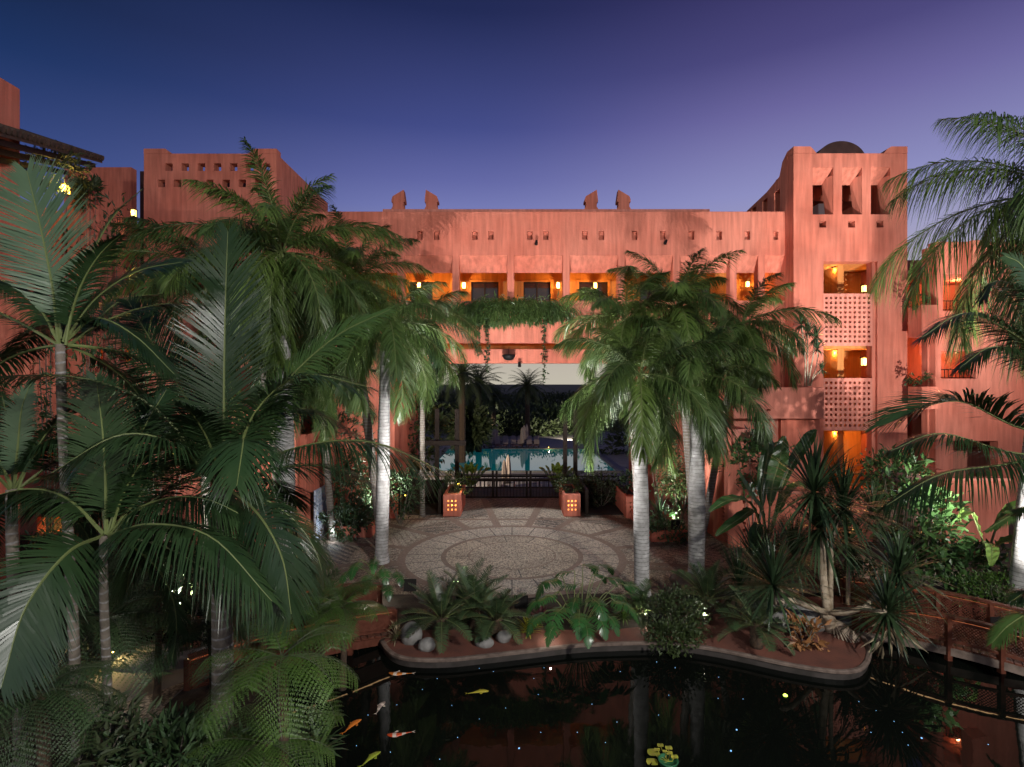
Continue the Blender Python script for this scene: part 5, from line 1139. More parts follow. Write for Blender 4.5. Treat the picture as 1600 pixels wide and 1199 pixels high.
# right edge
arching_palm('arching_palm', 'feather palm reaching in from the right edge with long curved fronds', (8.6, 7.3, 0), P(1690, 690, 7.8), [
 (D(7.8, (1690, 690), (1590, 668), (1490, 627), (1380, 665)), U, dict(L_=.92, w=.052, n=58, droop=.30, a0=68, a1=22, lift=.45, m=L_COCO)),
 (D(7.8, (1690, 715), (1580, 708), (1470, 678), (1392, 705)), U, dict(L_=.6, w=.034, n=56, droop=.5, m=L_COCO)),
 (D(7.8, (1680, 600), (1595, 530), (1510, 490), (1440, 528)), U, dict(L_=.58, w=.034, droop=.45)),
 (D(7.8, (1680, 610), (1610, 560), (1550, 543), (1500, 575)), U, dict(L_=.5, w=.034, droop=.5)),
 (D(7.8, (1690, 700), (1580, 725), (1470, 742), (1385, 790)), U, dict(L_=.6, w=.036, droop=.75)),
 (D(7.8, (1690, 600), (1630, 480), (1560, 440), (1530, 470)), U, dict(L_=.42, w=.034, droop=.5)),
 (D(7.8, (1680, 590), (1640, 500), (1600, 420), (1570, 400)), FC, dict(L_=.42, w=.034, droop=.3)),
], .12, L_=.5)
# small palm frond tips at right lower edge
arching_palm('young_palm', 'young palm whose fronds reach over the right end of the footbridge', (9.75, 8.6, 0), P(1650, 1000, 8.9), [
 (D(8.9, (1660, 1010), (1620, 960), (1580, 975), (1550, 1005)), U, dict(L_=.35, w=.03, droop=.4, m=L_COCO2)),
 (D(8.9, (1660, 1010), (1640, 950), (1610, 925), (1580, 940)), U, dict(L_=.35, w=.03, droop=.4, m=L_COCO)),
], .05)
arching_palm('young_palm', 'young palm with narrow bright fronds before the white trunk at the right edge', (9.4, 8.9, 0), P(1680, 862, 8.9), [
 (D(8.9, (1680, 860), (1640, 810), (1595, 800), (1540, 830)), U, dict(L_=.2, w=.03, droop=.5, m=L_COCO2)),
 (D(8.9, (1680, 860), (1650, 780), (1615, 790), (1570, 800)), U, dict(L_=.2, w=.03, droop=.5, m=L_COCO2)),
], .05)

# tree ferns
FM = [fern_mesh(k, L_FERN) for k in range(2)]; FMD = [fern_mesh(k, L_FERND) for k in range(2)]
tree_fern('bright green tree fern beside the pond at centre left', G(440, 1290) , 1.9, 14, .95, FM, 1, el=(35, -30), tr=.06)
tree_fern('tall tree fern just behind the bright one, near the left footbridge', P(500, 1100, 9.3) * (1, 1, 0), 1.15, 13, 1.0, FM, 2, el=(45, -10), tr=.06)
tree_fern('bright tree fern rising behind the left end of the rim', P(535, 1060, 9.0) * (1, 1, 0), 1.35, 13, .8, FM, 8, el=(50, -20), tr=.05)
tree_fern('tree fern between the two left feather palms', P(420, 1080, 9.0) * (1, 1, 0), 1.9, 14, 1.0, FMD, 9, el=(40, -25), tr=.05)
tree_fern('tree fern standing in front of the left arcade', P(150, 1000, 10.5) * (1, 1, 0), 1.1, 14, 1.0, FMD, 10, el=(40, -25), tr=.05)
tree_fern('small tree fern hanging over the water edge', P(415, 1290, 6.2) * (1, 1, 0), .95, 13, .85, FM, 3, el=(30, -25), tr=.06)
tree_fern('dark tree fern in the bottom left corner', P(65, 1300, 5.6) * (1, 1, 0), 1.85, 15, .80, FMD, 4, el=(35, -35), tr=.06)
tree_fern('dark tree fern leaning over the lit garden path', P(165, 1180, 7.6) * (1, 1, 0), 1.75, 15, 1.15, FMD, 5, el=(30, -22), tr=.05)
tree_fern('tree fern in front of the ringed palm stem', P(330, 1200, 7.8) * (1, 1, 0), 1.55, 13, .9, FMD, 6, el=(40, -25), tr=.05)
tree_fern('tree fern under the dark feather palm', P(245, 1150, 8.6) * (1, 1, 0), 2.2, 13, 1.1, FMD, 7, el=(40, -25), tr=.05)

# cycads
cycad('large cycad at the left end of the planting bed', G(690, 1000), .42, 26, 1.0, 21)
cycad('cycad in the middle of the left cycad clump', G(742, 985), .40, 26, .95, 22)
cycad('cycad at the right of the left clump, nearest the pond', G(775, 992), .30, 22, .8, 23)
cycad('upright cycad at the back of the left clump', G(728, 960), .35, 22, .9, 26)
cycad('dark cycad right of the tall palm trunk', G(1105, 965), .40, 26, .95, 24, el=(85, -5))
cycad('single cycad on a short trunk near the rim, right of the dark one', G(1182, 1012), .42, 20, .85, 25, el=(75, -18))
cycad('small cycad at the foot of the nearest tall palm', G(1000, 968), .18, 20, .7, 27)
for k, (px, py, d, l) in enumerate(((548, 815, 18.0, 'cycad'), (660, 818, 19.8, 'c'))): pass

# split-leaf philodendrons
def philodendron(label, base, spots, seed, size=.62):
    r = np.random.default_rng(seed); base = np.array(base, float); root = thing('split_leaf_plant', label, 'plant', base, 'split-leaf plants by the pond')
    for (px, py, d, s) in spots:
        tip = P(px, py, d); out = tip - base; out[2] = 0; out = nrm(out); st = resample([base + out * .05, base * .5 + tip * .5 + (0, 0, .15), tip - out * .12 + (0, 0, .04), tip], 8)
        q = resample([tip, tip + out * size * s * .5 + (0, 0, -.05), tip + out * size * s * .8 + (0, 0, -.35 * s)], 8)
        mb = MB(); frond(mb, q, up=(0, 0, 1), n=15, L_=.30 * s, w=.052 * s, a0=100, a1=30, droop=.35, lift=.05, stem=-.02, rw=.008, prof='tri', jit=.05, r=r, seg=3); mb.tube(st, [.014, .012, .011, .010, .009, .008, .008, .008], 5, 1, cap=False); part('leaf', mb, [L_CYCG, RACH], root)
L_CYCG = leaf('split_leaf', (.022, .085, .02), (.04, .12, .03), .28)
philodendron('split-leaf philodendron with deeply cut leaves left of the tall palm', G(905, 985), [(890, 895, 11.3, .8), (930, 900, 11.6, .8), (955, 930, 11.2, .8), (900, 935, 10.9, .8), (870, 975, 10.3, .8), (915, 975, 10.2, .8), (850, 935, 10.8, .8), (945, 960, 10.5, .8), (870, 905, 10.9, 1.0), (915, 885, 11.4, 1.0), (950, 905, 11.5, 1.05), (975, 915, 11.4, .9), (925, 935, 10.7, 1.0), (880, 950, 10.6, 1.1), (850, 960, 10.5, .9), (960, 940, 10.8, 1.0), (905, 960, 10.4, .9), (940, 885, 11.8, .9), (985, 930, 11.6, .8), (930, 960, 10.5, .9), (865, 930, 11, .8), (900, 915, 11.2, .9)], 31)
philodendron('split-leaf plant at the foot of the left plaza palm', G(590, 905), [(560, 880, 13, .8), (600, 890, 12.6, .8), (575, 900, 12.4, .8), (620, 895, 12.7, .7), (545, 893, 12.8, .7), (585, 875, 13.2, .7), (605, 915, 12.2, .7)], 32)

# dracaenas
def dracaena(label, base, nodes, heads, r0=.09, group='dracaenas', roots=False, m=L_DRAC, cat='dracaena tree'):
    base = np.array(base, float); root = thing('dracaena', label, cat, base, group)
    for pts, ra, rb in nodes:
        q = resample(pts, 10); mb = MB(); mb.tube(q, np.linspace(ra, rb, 10), 9); part('branch', mb, [LBARK], root, smooth=True)
    for i, (c, n, Lr, sd) in enumerate(heads):
        r = np.random.default_rng(sd); mb = MB(); rosette(mb, c, int(n * 1.5), Lr * 1.12, .044, (88, -42), .5, r); part('leaf_head', mb, [m], root)
    return root
db = G(1298, 985); j1 = P(1293, 958, 10.9); j2 = P(1285, 858, 10.9)
dr = dracaena('forked dracaena on splayed roots at the pond edge, with several spiky heads', db, [
 ([db + (0, 0, -.02), db * .5 + j1 * .5, j1], .16, .12), ([j1, P(1287, 905, 10.9), j2, P(1282, 835, 10.9)], .085, .06), ([j1 + (.06, 0, 0), P(1298, 900, 10.8), P(1300, 850, 10.7), P(1310, 800, 10.6)], .05, .035),
 ([j1, P(1262, 948, 10.7), P(1235, 938, 10.5), P(1212, 943, 10.4), P(1205, 925, 10.3)], .06, .045), ([j1, P(1325, 958, 10.6), P(1350, 950, 10.4), P(1380, 958, 10.2), P(1385, 945, 10.2)], .06, .04), ([P(1350, 950, 10.4), P(1375, 925, 10.6), P(1400, 905, 10.8)], .04, .035)],
 [(P(1280, 828, 10.9), 110, 1.05, 1), (P(1272, 770, 10.7), 100, 1.05, 2), (P(1318, 795, 10.6), 90, .9, 3), (P(1208, 915, 10.3), 90, .85, 4), (P(1386, 958, 10.2), 95, .78, 5), (P(1404, 898, 10.8), 90, .85, 6)])
for k in range(16):
    a = -2.5 + k * .125 + .05 * (k % 3); mb = MB(); e = db + np.array([.30 * math.cos(a), .58 * math.sin(a), .0]); e[0] += .12; mb.tube(resample([j1 + (0, 0, -.12), db * .6 + e * .4 + (0, 0, .2), e + (0, 0, .01)], 7), np.linspace(.028, .012, 7), 6); part('root', mb, [mat('pale_root', (.22, .17, .12), .85, (6, (.36, .29, .22)))], dr, smooth=True)
mb = MB(); leaves(mb, P(1388, 985, 10.2), (.28, .2, .3), 26, .55, np.random.default_rng(9), asp=.05, droop=1.6); part('dry_leaves', mb, [L_DRY], dr)
tb = P(1262, 606, 20.0); tb[2] = Z(606, 19.8) + .05
dracaena('slender multi-stemmed dracaena in the terrace planter against the tower', tb, [([tb + (-.1, 0, 0), P(1258, 560, 19.9), P(1252, 505, 19.8)], .03, .02), ([tb, P(1270, 560, 19.9), P(1275, 530, 19.8)], .03, .02), ([tb + (.1, 0, 0), P(1272, 590, 19.8), P(1284, 578, 19.6)], .025, .015), ([tb, P(1262, 560, 19.9), P(1262, 520, 19.9)], .025, .018), ([tb + (.05, 0, 0), P(1275, 575, 19.9), P(1278, 545, 19.8)], .022, .016)],
 [(P(1252, 508, 19.8), 46, .5, 11), (P(1275, 528, 19.8), 46, .5, 12), (P(1284, 578, 19.6), 26, .32, 13), (P(1262, 520, 19.9), 46, .5, 14), (P(1277, 546, 19.8), 40, .42, 15)])
dm = G(1215, 905)
dracaena('clump of low dark dracaenas between the banana plant and the bridge', dm, [([dm, dm + (0, 0, .3)], .05, .04)], [(dm + (0, 0, .35), 90, .95, 21), (P(1180, 880, 12.6), 80, .9, 22), (P(1240, 870, 12.8), 90, .95, 23), (P(1155, 915, 12.0), 70, .8, 24)])
dracaena('spiky dracaena in the bed at the right side of the plaza', G(1032, 838) + (0, 0, .3), [([G(1032, 838) + (0, 0, .3), G(1032, 838) + (0, 0, .5)], .04, .03)], [(G(1032, 838) + (0, 0, .55), 50, .8, 25)])
dracaena('spiky dracaena behind the forked one, lit from below', P(1325, 870, 12.4) * (1, 1, 0) + (0, 0, .0), [([P(1325, 870, 12.4) * (1, 1, 0), P(1325, 850, 12.4)], .05, .03)], [(P(1325, 850, 12.4), 80, .9, 26), (P(1365, 805, 12.8), 60, .8, 27)], m=L_CYC)

# banana / big-leaf plants
def big_leaf(label, base, specs, m=L_BROAD, seed=1, name='banana_plant', cat='plant', group='large-leaved plants', w=.30):
    base = np.array(base, float); root = thing(name, label, cat, base, group); r = np.random.default_rng(seed)
    mb = MB(); mb.tube([base, base + (0, 0, .5)], [.10, .06], 10); part('stem', mb, [SHAFT], root, smooth=True)
    for pts, wd in specs:
        q = resample([P(*p) for p in pts], 15); T = nrm(np.gradient(q, axis=0)); up = np.array([0, -.35, .9]); B = nrm(np.cross(T, np.broadcast_to(up, T.shape))); Nn = np.cross(B, T)
        s = np.linspace(0, 1, 15); wf = wd * np.clip(np.sin(PI * np.clip((s - .22) / .80, 0, 1)), 0, 1) ** .6
        cols = []
        for k in (-1, -.55, 0, .55, 1): cols.append(q + B * (wf * k)[:, None] + Nn * (wf * .30 * abs(k) + .02 * np.sin(s * 40 + k * 3) * abs(k) * (wf > .02))[:, None])
        g = np.stack(cols, 1); Q = np.stack([g[:-1, :-1], g[:-1, 1:], g[1:, 1:], g[1:, :-1]], 2).reshape(-1, 4, 3)
        mb = MB(); mb.quads(Q); mb.tube(np.vstack([[base + (0, 0, .4)], q]), np.linspace(.03, .004, 16), 6, 1, cap=False); part('leaf', mb, [m, RACH], root)
    return root
big_leaf('banana plant with broad dark leaves arching left in front of the lattice wall', G(1190, 885), [
 ([(1195, 850, 13.4), (1175, 790, 13.0), (1140, 782, 12.6), (1108, 800, 12.4)], .14), ([(1195, 850, 13.4), (1180, 800, 13.2), (1150, 815, 12.8), (1118, 838, 12.6)], .14),
 ([(1198, 850, 13.4), (1190, 800, 13.4), (1170, 770, 13.4), (1152, 735, 13.4)], .14), ([(1200, 850, 13.4), (1205, 770, 13.4), (1218, 720, 13.4), (1225, 682, 13.4)], .20), ([(1200, 850, 13.4), (1190, 770, 13.6), (1200, 710, 13.8), (1198, 675, 13.8)], .17),
 ([(1195, 850, 13.4), (1188, 820, 13.0), (1178, 840, 12.6), (1180, 870, 12.3)], .13), ([(1200, 850, 13.4), (1220, 790, 13.2), (1245, 760, 13), (1270, 770, 12.8)], .16), ([(1200, 850, 13.4), (1225, 750, 13.8), (1262, 690, 14), (1275, 672, 14)], .16)], group='large-leaved plants')
big_leaf('bright banana leaves standing between the rubber tree and the right palm', G(1540, 890), [
 ([(1540, 860, 13), (1530, 830, 12.9), (1515, 800, 12.8), (1498, 812, 12.6)], .12), ([(1545, 860, 13), (1560, 820, 13), (1590, 790, 13), (1620, 800, 13)], .13), ([(1545, 865, 13), (1560, 850, 12.8), (1590, 845, 12.6), (1605, 868, 12.4)], .14), ([(1540, 865, 13), (1545, 850, 12.8), (1550, 860, 12.5), (1548, 885, 12.2)], .13)], m=L_BRIGHT)
for k, (px, py, d, lab) in enumerate(((735, 752, 25.4, 'yellow-green fan of travellers leaves left of the pool'), (870, 752, 25.4, 'yellow-green fan of travellers leaves right of the pool'))):
    b = np.array([X(px, d), d, 0]); big_leaf(lab, b, [([(px, 772, d), (px + dx * .3, 755, d), (px + dx * .7, 738, d - .2), (px + dx, 722 + abs(dx) * .35, d - .3)], .20) for dx in (-28, -18, -8, 2, 12, 22, 32)], m=L_YELG if 'L_YELG' in globals() else leaf('lime_leaf', (.13, .20, .02), (.2, .27, .03), .4), group='fan plants behind the gate')

# shrubs and ground plants
print('shrubs')
bush('ornamental_shrub', 'rounded light green shrub spilling over the rim between palm trunk and cycad', G(1052, 985) + (0, -.1, .32), (.62, .5, .50), 2300, .085, L_BUSH, seed=41)
bush('ornamental_shrub', 'lower shrub hanging into the pond below the tall palm', G(1045, 1000) + (0, -.15, .15), (.5, .35, .30), 1100, .08, L_BUSH, seed=42, stems=0, base_z=0)
bush('rubber_tree', 'glossy broad-leaved tree in front of the tower foot at right', P(1435, 820, 13.2), (.95, .8, 1.0), 950, .23, L_BROAD, 'tree', seed=43, stems=7, asp=.5)
bush('rubber_tree', 'second glossy tree just behind, reaching up to the rock face', P(1405, 745, 15.8), (.8, .6, .9), 520, .22, L_BROAD, 'tree', seed=44, stems=6, asp=.42)
bush('fine_leaved_shrub', 'yellow-green fine shrub climbing beside the lowest tower opening', P(1372, 740, 17.5), (.6, .4, .75), 900, .12, L_BUSH, 'shrub', seed=45)
bush('fine_leaved_shrub', 'dark shrub under the terrace parapet beside the banana plant', P(1180, 720, 16.6), (.9, .5, .9), 800, .2, L_BROAD, 'shrub', seed=46)
bush('low_hedge', 'clipped light green hedge beyond the right footbridge', P(1560, 925, 12.2), (1.2, .5, .38), 1700, .085, L_FERN, 'hedge', seed=47)
bush('low_shrub', 'dark low shrub at the right end of the footbridge', P(1580, 965, 11.4), (.6, .5, .5), 700, .08, L_BUSH, 'shrub', seed=48)
bush('low_shrub', 'dark ground shrub below the right banana leaves', P(1500, 885, 13.2), (1.3, .6, .5), 1100, .16, L_BROAD, 'shrub', seed=49)
bush('low_shrub', 'dark shrub behind the left end of the right footbridge', P(1340, 905, 12.9), (.8, .4, .5), 700, .13, L_BUSH, 'shrub', seed=50)
bush('low_shrub', 'ragged dark shrub filling the right bed of the plaza', P(1045, 825, 17.4), (.75, .5, .6), 700, .14, L_FERND, 'shrub', seed=51)
bush('weeping_shrub', 'weeping yellow-green shrub behind the right bed of the plaza', P(1062, 752, 19.0), (.75, .6, .85), 1200, .14, L_BUSH, 'shrub', seed=52, droop=1.3)
bush('climbing_plant', 'dark climbing foliage behind the tall palm trunk', P(1030, 700, 20.0), (.7, .5, .7), 600, .16, L_FERND, 'climber', seed=53)
bush('low_shrub', 'dark shrub right of the gate', P(940, 768, 22.4), (1.3, .6, .7), 1100, .15, L_FAR, 'shrub', seed=54)
bush('hanging_plant', 'pale hanging foliage over the left bed of the plaza', P(548, 770, 18.6), (.7, .6, 1.2), 1700, .15, L_FERND, 'climber', seed=55, droop=1.2)
bush('low_shrub', 'dark shrub filling the left bed of the plaza', P(545, 815, 17.6), (.8, .6, .5), 900, .15, L_FERND, 'shrub', seed=56)
bush('low_shrub', 'leafy shrub left of the unlit left planter', P(625, 770, 19.6), (.9, .5, .7), 900, .14, L_FERND, 'shrub', seed=57)
for k, (px, lab, m) in enumerate(((706, 'flowering plant filling the glowing left planter', L_BUSH), (890, 'flowering plant filling the glowing right planter', L_BUSH), (603, 'foliage filling the unlit left planter', L_FERND), (991, 'foliage filling the unlit right planter', L_FERND))):
    y = G(0, 808)[1] + 1.0; bush('planter_plant', lab, (X(px, 20.7) * 1.0, y, 1.05), (.50, .8, .42), 600, .12, m, 'plant', seed=60 + k, stems=0, base_z=.8)
hv = bush('overhanging_vine', 'curtain of green foliage hanging over the gallery parapet above the passage', (X(793, 22.0), 22.0, Z(486, 22.0)), (2.5, .26, .50), 6000, .26, L_ROY, 'climber', seed=64, stems=0, base_z=8.0, droop=2.2, asp=.16)
for k, (px, y0, y1, lab) in enumerate(((762, 500, 585, 'long hanging vine string left of the bell lamp'), (748, 505, 562, 'shorter vine string left of the bell lamp'), (850, 500, 600, 'long hanging vine string right of the bell lamp'))):
    d = 21.8; root = thing('vine_string', lab, 'vine', P(px, y0, d), 'strings of vine over the passage'); r = np.random.default_rng(k)
    mb = MB(); mb.tube([P(px, y0, d), P(px + 2, y0 * .5 + y1 * .5, d), P(px - 1, y1, d)], .008, 4); part('stem', mb, [RACHD], root)
    mb = MB()
    for i in range(int((y1 - y0) / 3.2)): leaves(mb, P(px + r.normal(0, 1), y0 + 3.2 * i, d), (.05, .05, .04), 5, .10, r, asp=.9)
    part('foliage', mb, [L_FERND], root)
for k, (px, py, n_, lab, m_, L0) in enumerate(((826, 990, 60, 'yellow striped grass plant at the middle of the bed', L_YEL, .34), (975, 968, 70, 'light green strap plant left of the tall palm foot', L_BRIGHT, .36), (845, 972, 60, 'dark red strap plant behind the yellow one', leaf('maroon_leaf', (.06, .02, .025), (.09, .03, .03)), .38), (620, 1000, 40, 'thin grassy plant at the left end of the rim', L_DRY, .35), (955, 975, 40, 'small maroon plant beside the split-leaf plant', leaf('maroon_leaf', (.06, .02, .025)), .25) if False else (948, 985, 50, 'small maroon plant beside the split-leaf plant', MAT['maroon_leaf'] if 'maroon_leaf' in MAT else L_RED, .28), (1185, 960, 60, 'upright grey-green strap plant behind the single cycad', L_CYC, .5))):
    g = G(px, py); root = thing('strap_plant', lab, 'plant', g, 'small strap-leaved plants in the bed'); mb = MB(); rosette(mb, g + (0, 0, .02), n_, L0, .03, (88, 10), .8, np.random.default_rng(80 + k)); part('leaves', mb, [m_], root)
bush('bronze_shrub', 'bronze croton shrub at the foot of the dracaena', G(1257, 1010) + (0, 0, .22), (.33, .25, .26), 230, .16, L_RED, 'shrub', seed=66)
# near bank ground plants and dark understorey, left
und = [(300, 1165, 6.9, 'agave-like plants beside the ringed palm stem', L_CYC), (385, 1175, 6.6, 'low strap plants at the foot of the bright tree fern', L_CYC), (215, 1180, 6.9, 'dark strap plants at the bottom left of the path', L_FERND), (455, 1150, 7.0, 'feathery plant at the water edge, bottom left', L_CYC)]
for k, (px, py, d, lab, m_) in enumerate(und):
    g = P(px, py, d) * (1, 1, 0); root = thing('strap_plant', lab, 'plant', g, 'strap-leaved plants on the near bank'); r = np.random.default_rng(90 + k)
    for j in range(5):
        mb = MB(); rosette(mb, g + (r.uniform(-.35, .35), r.uniform(-.3, .3), .15 + r.uniform(0, .3)), 34, .42, .045, (80, -20), .6, r); part('leaf_rosette', mb, [m_], root)
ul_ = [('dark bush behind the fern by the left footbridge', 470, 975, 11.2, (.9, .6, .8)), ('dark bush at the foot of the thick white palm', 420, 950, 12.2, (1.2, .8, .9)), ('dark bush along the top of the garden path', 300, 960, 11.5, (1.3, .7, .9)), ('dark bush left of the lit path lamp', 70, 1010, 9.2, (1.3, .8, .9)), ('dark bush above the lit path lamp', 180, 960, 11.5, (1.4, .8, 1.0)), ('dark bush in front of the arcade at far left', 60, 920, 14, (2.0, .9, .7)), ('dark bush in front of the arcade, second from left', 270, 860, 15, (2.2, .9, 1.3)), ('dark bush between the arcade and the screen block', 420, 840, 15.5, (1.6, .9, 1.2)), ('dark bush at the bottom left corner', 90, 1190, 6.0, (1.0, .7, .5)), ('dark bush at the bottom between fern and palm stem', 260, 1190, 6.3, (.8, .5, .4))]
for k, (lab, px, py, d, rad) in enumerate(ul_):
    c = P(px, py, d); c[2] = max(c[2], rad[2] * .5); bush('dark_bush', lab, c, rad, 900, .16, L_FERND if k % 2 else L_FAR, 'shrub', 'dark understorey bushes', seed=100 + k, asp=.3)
for k, (lab, px, py, d, rad, m_) in enumerate([('tree with light green leaves behind the left feather palm', 150, 620, 13.5, (2.0, 1.2, 2.0), L_FERND), ('leafy tree in front of the left wing below the left tower', 240, 660, 14.5, (1.8, 1.2, 1.9), L_BUSH), ('dark tree filling the gap beside the thick white palm', 520, 690, 19.0, (1.5, 1.0, 1.6), L_FERND), ('dark cypress-like climber on the pavilion terrace', 78, 262, 15.2, (.85, .5, .55), L_FAR), ('small potted tree on the wall right of the pavilion', 137, 305, 16.4, (.35, .3, .45), L_FAR), ('vine tangle on the terrace wall left of the left tower', 175, 380, 17.0, (1.6, .5, 1.2), L_FERND)]):
    bush('leafy_tree', lab, P(px, py, d), rad, 1500 if k < 3 else 600, .2, m_, 'tree', 'leafy trees at the left', seed=120 + k, asp=.3, stems=4)
# beyond the passage
for k, (px, py, d, rad, lab) in enumerate([(640, 680, 26.0, (1.6, 1, 2.0), 'yellow-green tree behind the left passage wall'), (733, 668, 56, (1.9, 1.5, 1.9), 'dark round tree left of the far parasols'), (1025, 690, 60, (6, 3, 4.0), 'dark trees right of the pool'), (590, 690, 60, (6, 3, 4.5), 'dark trees left of the pool'), (800, 672, 80, (9, 3, 1.6), 'low dark hedge behind the far parasols')]):
    c = P(px, py, d); bush('far_tree', lab, c, rad, 2200, .28 if d < 30 else .75, L_FAR if k else L_BUSH, 'tree', 'trees beyond the passage', seed=140 + k, base_z=LZ, stems=4)
for k, (px, d, h, rx) in enumerate([(770, 84, 3.0, 9), (835, 88, 3.6, 10), (900, 90, 3.2, 9), (720, 92, 4, 10), (800, 100, 4.8, 16), (870, 110, 5.6, 20), (700, 112, 6.0, 22), (960, 100, 5.2, 16)]):
    bush('hedge_mass', ('low shrub mass left of the middle beyond the pool', 'lighter rounded shrub mass right of the middle beyond the pool', 'lighter shrub mass at right beyond the pool', 'shrub mass under the tall left date palm', 'wide dark shrub mass behind the middle date palm', 'farthest wide shrub mass at right, below the treeline', 'farthest wide shrub mass at left, below the treeline', 'dark shrub mass at the far right of the passage view')[k], (X(px, d), d, LZ + h * .45), (rx, 3, h * .6), 3800, .6, L_BUSH if k in (1, 2) else L_FAR, 'shrubs', 'shrub masses beyond the pool', seed=160 + k, stems=0, base_z=LZ)
def date_palm(label, px, pyc, d, Lf, seed):
    c = P(px, pyc, d); base = np.array([c[0], c[1], LZ]); root = thing('date_palm', label, 'palm tree', base, 'date palms against the horizon'); r = np.random.default_rng(seed)
    mb = MB(); mb.tube([base, c], [.35, .28], 8); part('trunk', mb, [BARKF], root)
    for i in range(38):
        u = (i + .5) / 38; az = i * 2.39996; mb = MB(); frond(mb, arc(c, az, math.radians(80 - 110 * u), Lf, 1.1, 8), n=26, L_=.75, w=.13, droop=.35, stem=.05, rw=.05, r=r, seg=1); part('frond', mb, [L_FAR, L_FAR], root)
date_palm('date palm in the middle of the view through the passage', 824, 604, 72, 3.2, 1)
date_palm('tall date palm left in the view through the passage', 748, 598, 60, 3.4, 2)
date_palm('small date palm between the two taller ones', 771, 622, 76, 2.6, 3)
date_palm('date palm with long fronds at the far left of the passage view', 722, 585, 52, 3.8, 4)
mb = MB()
rr = np.random.default_rng(5)
for i in range(46): px = 560 + i * 11; leaves(mb, (X(px, 150), 150 + rr.uniform(-4, 4), 0.0), (3.5, 2, 2.2 + rr.uniform(0, .5)), 260, .9, rr)
far_ = part('far_treeline', mb, [L_FAR]); far_['kind'] = 'stuff'; tag(far_, 'dark line of far trees along the horizon', 'trees')

# ================================================================== LIGHTS IN THE PLACE, AND ADDED FILL
COOL = (.93, .97, 1.0); WARM = (1, .86, .66)
def path_lamp(label, c, power, col=(1, .72, .28)):
    c = np.array(c, float); root = thing('path_lamp', label, 'path lamp', c, 'low path lamps'); mb = MB(); mb.tube([c, c + (0, 0, .3)], .018, 6); mb.lathe(c + (0, 0, .34), [(.13, 0), (.02, .06)], 14); part('post', mb, [IRON], root); mb = MB(); mb.lathe(c + (0, 0, .29), [(.03, 0), (.045, .02), (.03, .045)], 10); part('glass', mb, [YELLOW], root); lamp('POINT', 'lamp', c + (.07, -.07, .27), power, col, size=.03, parent=root)
path_lamp('low lamp glowing yellow beside the dark garden path', G(176, 1045), 14)
path_lamp('low lamp glowing among shrubs left of the stairwell', (X(634, 21.4), 21.4, .35), 4)
path_lamp('low lamp glowing in the left planter flowers', (X(712, 20.4), 21.4, .80), 5, (1, .8, .3))
path_lamp('low lamp glowing beside the far loungers', (X(857, 62), 62, LZ), 30)
# uplights for the white palm trunks
garden_spot('spotlight at the foot of the tall palm nearest the pond', G(1022, 985) , 10, P(1003, 760, 13), angle=50, col=(1, .95, .86))
garden_spot('spotlight at the foot of the second tall palm', G(1080, 955), 40, P(1088, 760, 14.1), angle=46, col=(1, .90, .74))
garden_spot('spotlight at the foot of the left plaza palm', G(642, 928), 35, P(597, 720, 15.4), angle=40, col=COOL)
garden_spot('spotlight at the foot of the thick white palm at left', G(440, 1000), 70, P(450, 760, 12.9), angle=46, col=COOL)
garden_spot('spotlight below the white palm at the right edge', (9.6, 11.0, 0), 40, P(1600, 500, 12), angle=70, col=COOL)
# floods that wash the facades through the fronds
garden_spot('floodlight in the bed aimed at the stair tower, behind the dark cycad', (5.5, 11.6, 0), 4000, (12.8, 21.5, 10.5), angle=85, col=(1, .95, .92), size=.05, blend=.9)
garden_spot('floodlight right of the footbridge aimed at the tower and right wing', (12.2, 9.9, 0), 7500, (16.2, 21.5, 9.5), angle=60, col=(1, .95, .92), size=.05, blend=.9)
garden_spot('floodlight in the left part of the bed aimed at the facade', (-1.1, 12.4, 0), 4600, (-1.5, 22.2, 10.5), angle=100, col=(1, .96, .95), size=.06, blend=.9)
garden_spot('floodlight in the middle of the bed aimed at the facade', (.2, 12.1, 0), 5000, (4.0, 22.2, 10.5), angle=100, col=(1, .96, .95), size=.06, blend=.9)
garden_spot('floodlight behind the left footbridge aimed at the left tower', (-7.0, 11.6, 0), 2200, (-11.5, 21.5, 11), angle=90, col=(1, .95, .92), size=.06, blend=.9)
# downlights fixed to the facade for the plaza
def wall_spot(label, c, power, target, angle, col, size=.04):
    c = np.array(c, float); root = thing('wall_spotlight', label, 'spotlight', c, 'black spotlights on the facade'); d = nrm(np.array(target) - c)
    mb = MB(); mb.bar(c + (0, .22, .1), c, .03); mb.tube([c - d * .1, c + d * .08], [.05, .07], 12); part('housing', mb, [IRON], root)
    if power: lamp('SPOT', 'lamp', c + d * .12, power, col, target, size, angle, root, .25)
wall_spot('small black spotlight under a pair of niches, left of the middle', P(838, 380, 21.95), 0, (0, 18, 0), 60, COOL)
wall_spot('small black spotlight under the niches right of the chimneys', P(1040, 379, 21.95), 0, (0, 18, 0), 60, COOL)
wall_spot('small black spotlight under the niches near the left chimneys', P(642, 380, 21.95), 0, (0, 18, 0), 60, COOL)
wall_spot('small black spotlight on the beam above the passage, aimed at the disc', (.3, 21.9, 5.75), 1100, (.2, 18.9, 0), 66, (.95, .97, 1))
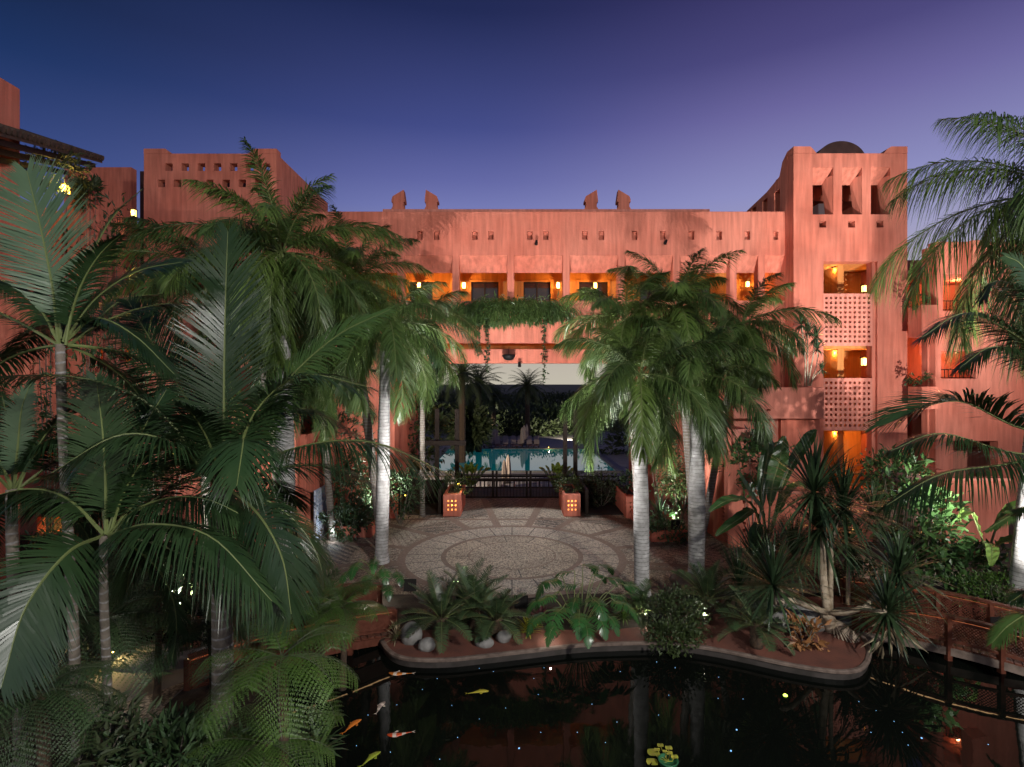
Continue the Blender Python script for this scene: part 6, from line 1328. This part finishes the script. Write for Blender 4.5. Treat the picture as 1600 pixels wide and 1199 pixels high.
# unseen fill lights added behind the camera to brighten palms, plaza and facade
lamp('SPOT', 'front_fill_light', (-7, -5, 10), 1700, (1, .96, .90), (-2, 16, 1), .35, 100)
lamp('SPOT', 'front_fill_light', (8, -5, 10), 10500, (1, .96, .90), (3, 18, 3), .35, 100)
garden_spot('added floodlight on the pool terrace brightening the shrubs, left', (-6, 72, LZ), 8000, (-2, 90, 1), angle=70, size=.2, col=(1, .9, .7), group='added fill floodlights on the pool terrace')  # fill floods added to brighten the dark shrubs and pool terrace
garden_spot('added floodlight on the pool terrace brightening the shrubs, right', (8, 72, LZ), 8000, (4, 90, 1), angle=70, size=.2, col=(1, .9, .7), group='added fill floodlights on the pool terrace')
garden_spot('added floodlight near the balustrade brightening the pool terrace', (-7.5, 36, LZ + 3), 7000, (2, 64, -2.5), angle=100, size=.2, col=(1, .84, .66), group='added fill floodlights on the pool terrace')
garden_spot('floodlight in the left raised bed aimed up at the facade', (-4.3, 18.3, .28), 900, (-5.5, 22.2, 9.5), angle=110, size=.05, blend=.9)
garden_spot('floodlight in the right raised bed aimed up at the facade', (5.2, 17.6, .28), 900, (6.0, 22.2, 9.5), angle=110, size=.05, blend=.9)
def bed_light(label, c, power, col=(1, .93, .8)):
    c = np.array(c, float); root = thing('bed_light', label, 'garden light', c, 'small round garden lights in the bed'); mb = MB(); mb.tube([c, c + (0, 0, .16)], .012, 6); part('spike', mb, [IRON], root); mb = MB(); mb.lathe(c + (0, 0, .19), [(.01, -.016), (.018, 0), (.01, .016)], 10); part('globe', mb, [WHITEL], root); lamp('POINT', 'lamp', c + (0, -.05, .24), power, col, size=.012, parent=root)
bed_light('small light at the foot of the tall palm nearest the pond', G(1008, 975), 6)
bed_light('small light among the leaves of the dark cycad', G(1094, 985) + (0, -.2, .2), 4)
bed_light('small light inside the left cycad clump', G(735, 985), 4)
bed_light('small light beside the split-leaf plant', G(860, 1000), 6)
bed_light('small light left of the forked dracaena, among the low ones', G(1200, 950), 7)
bed_light('small light under the rubber tree', G(1470, 893), 16)
bed_light('small light at the foot of the left plaza palm', G(575, 945), 20)
garden_spot('floodlight beyond the right end of the footbridge aimed at the stair tower', (9.9, 8.4, 0), 11500, (13.0, 21.5, 10.5), angle=54, col=(1, .95, .92), size=.05, blend=.9)
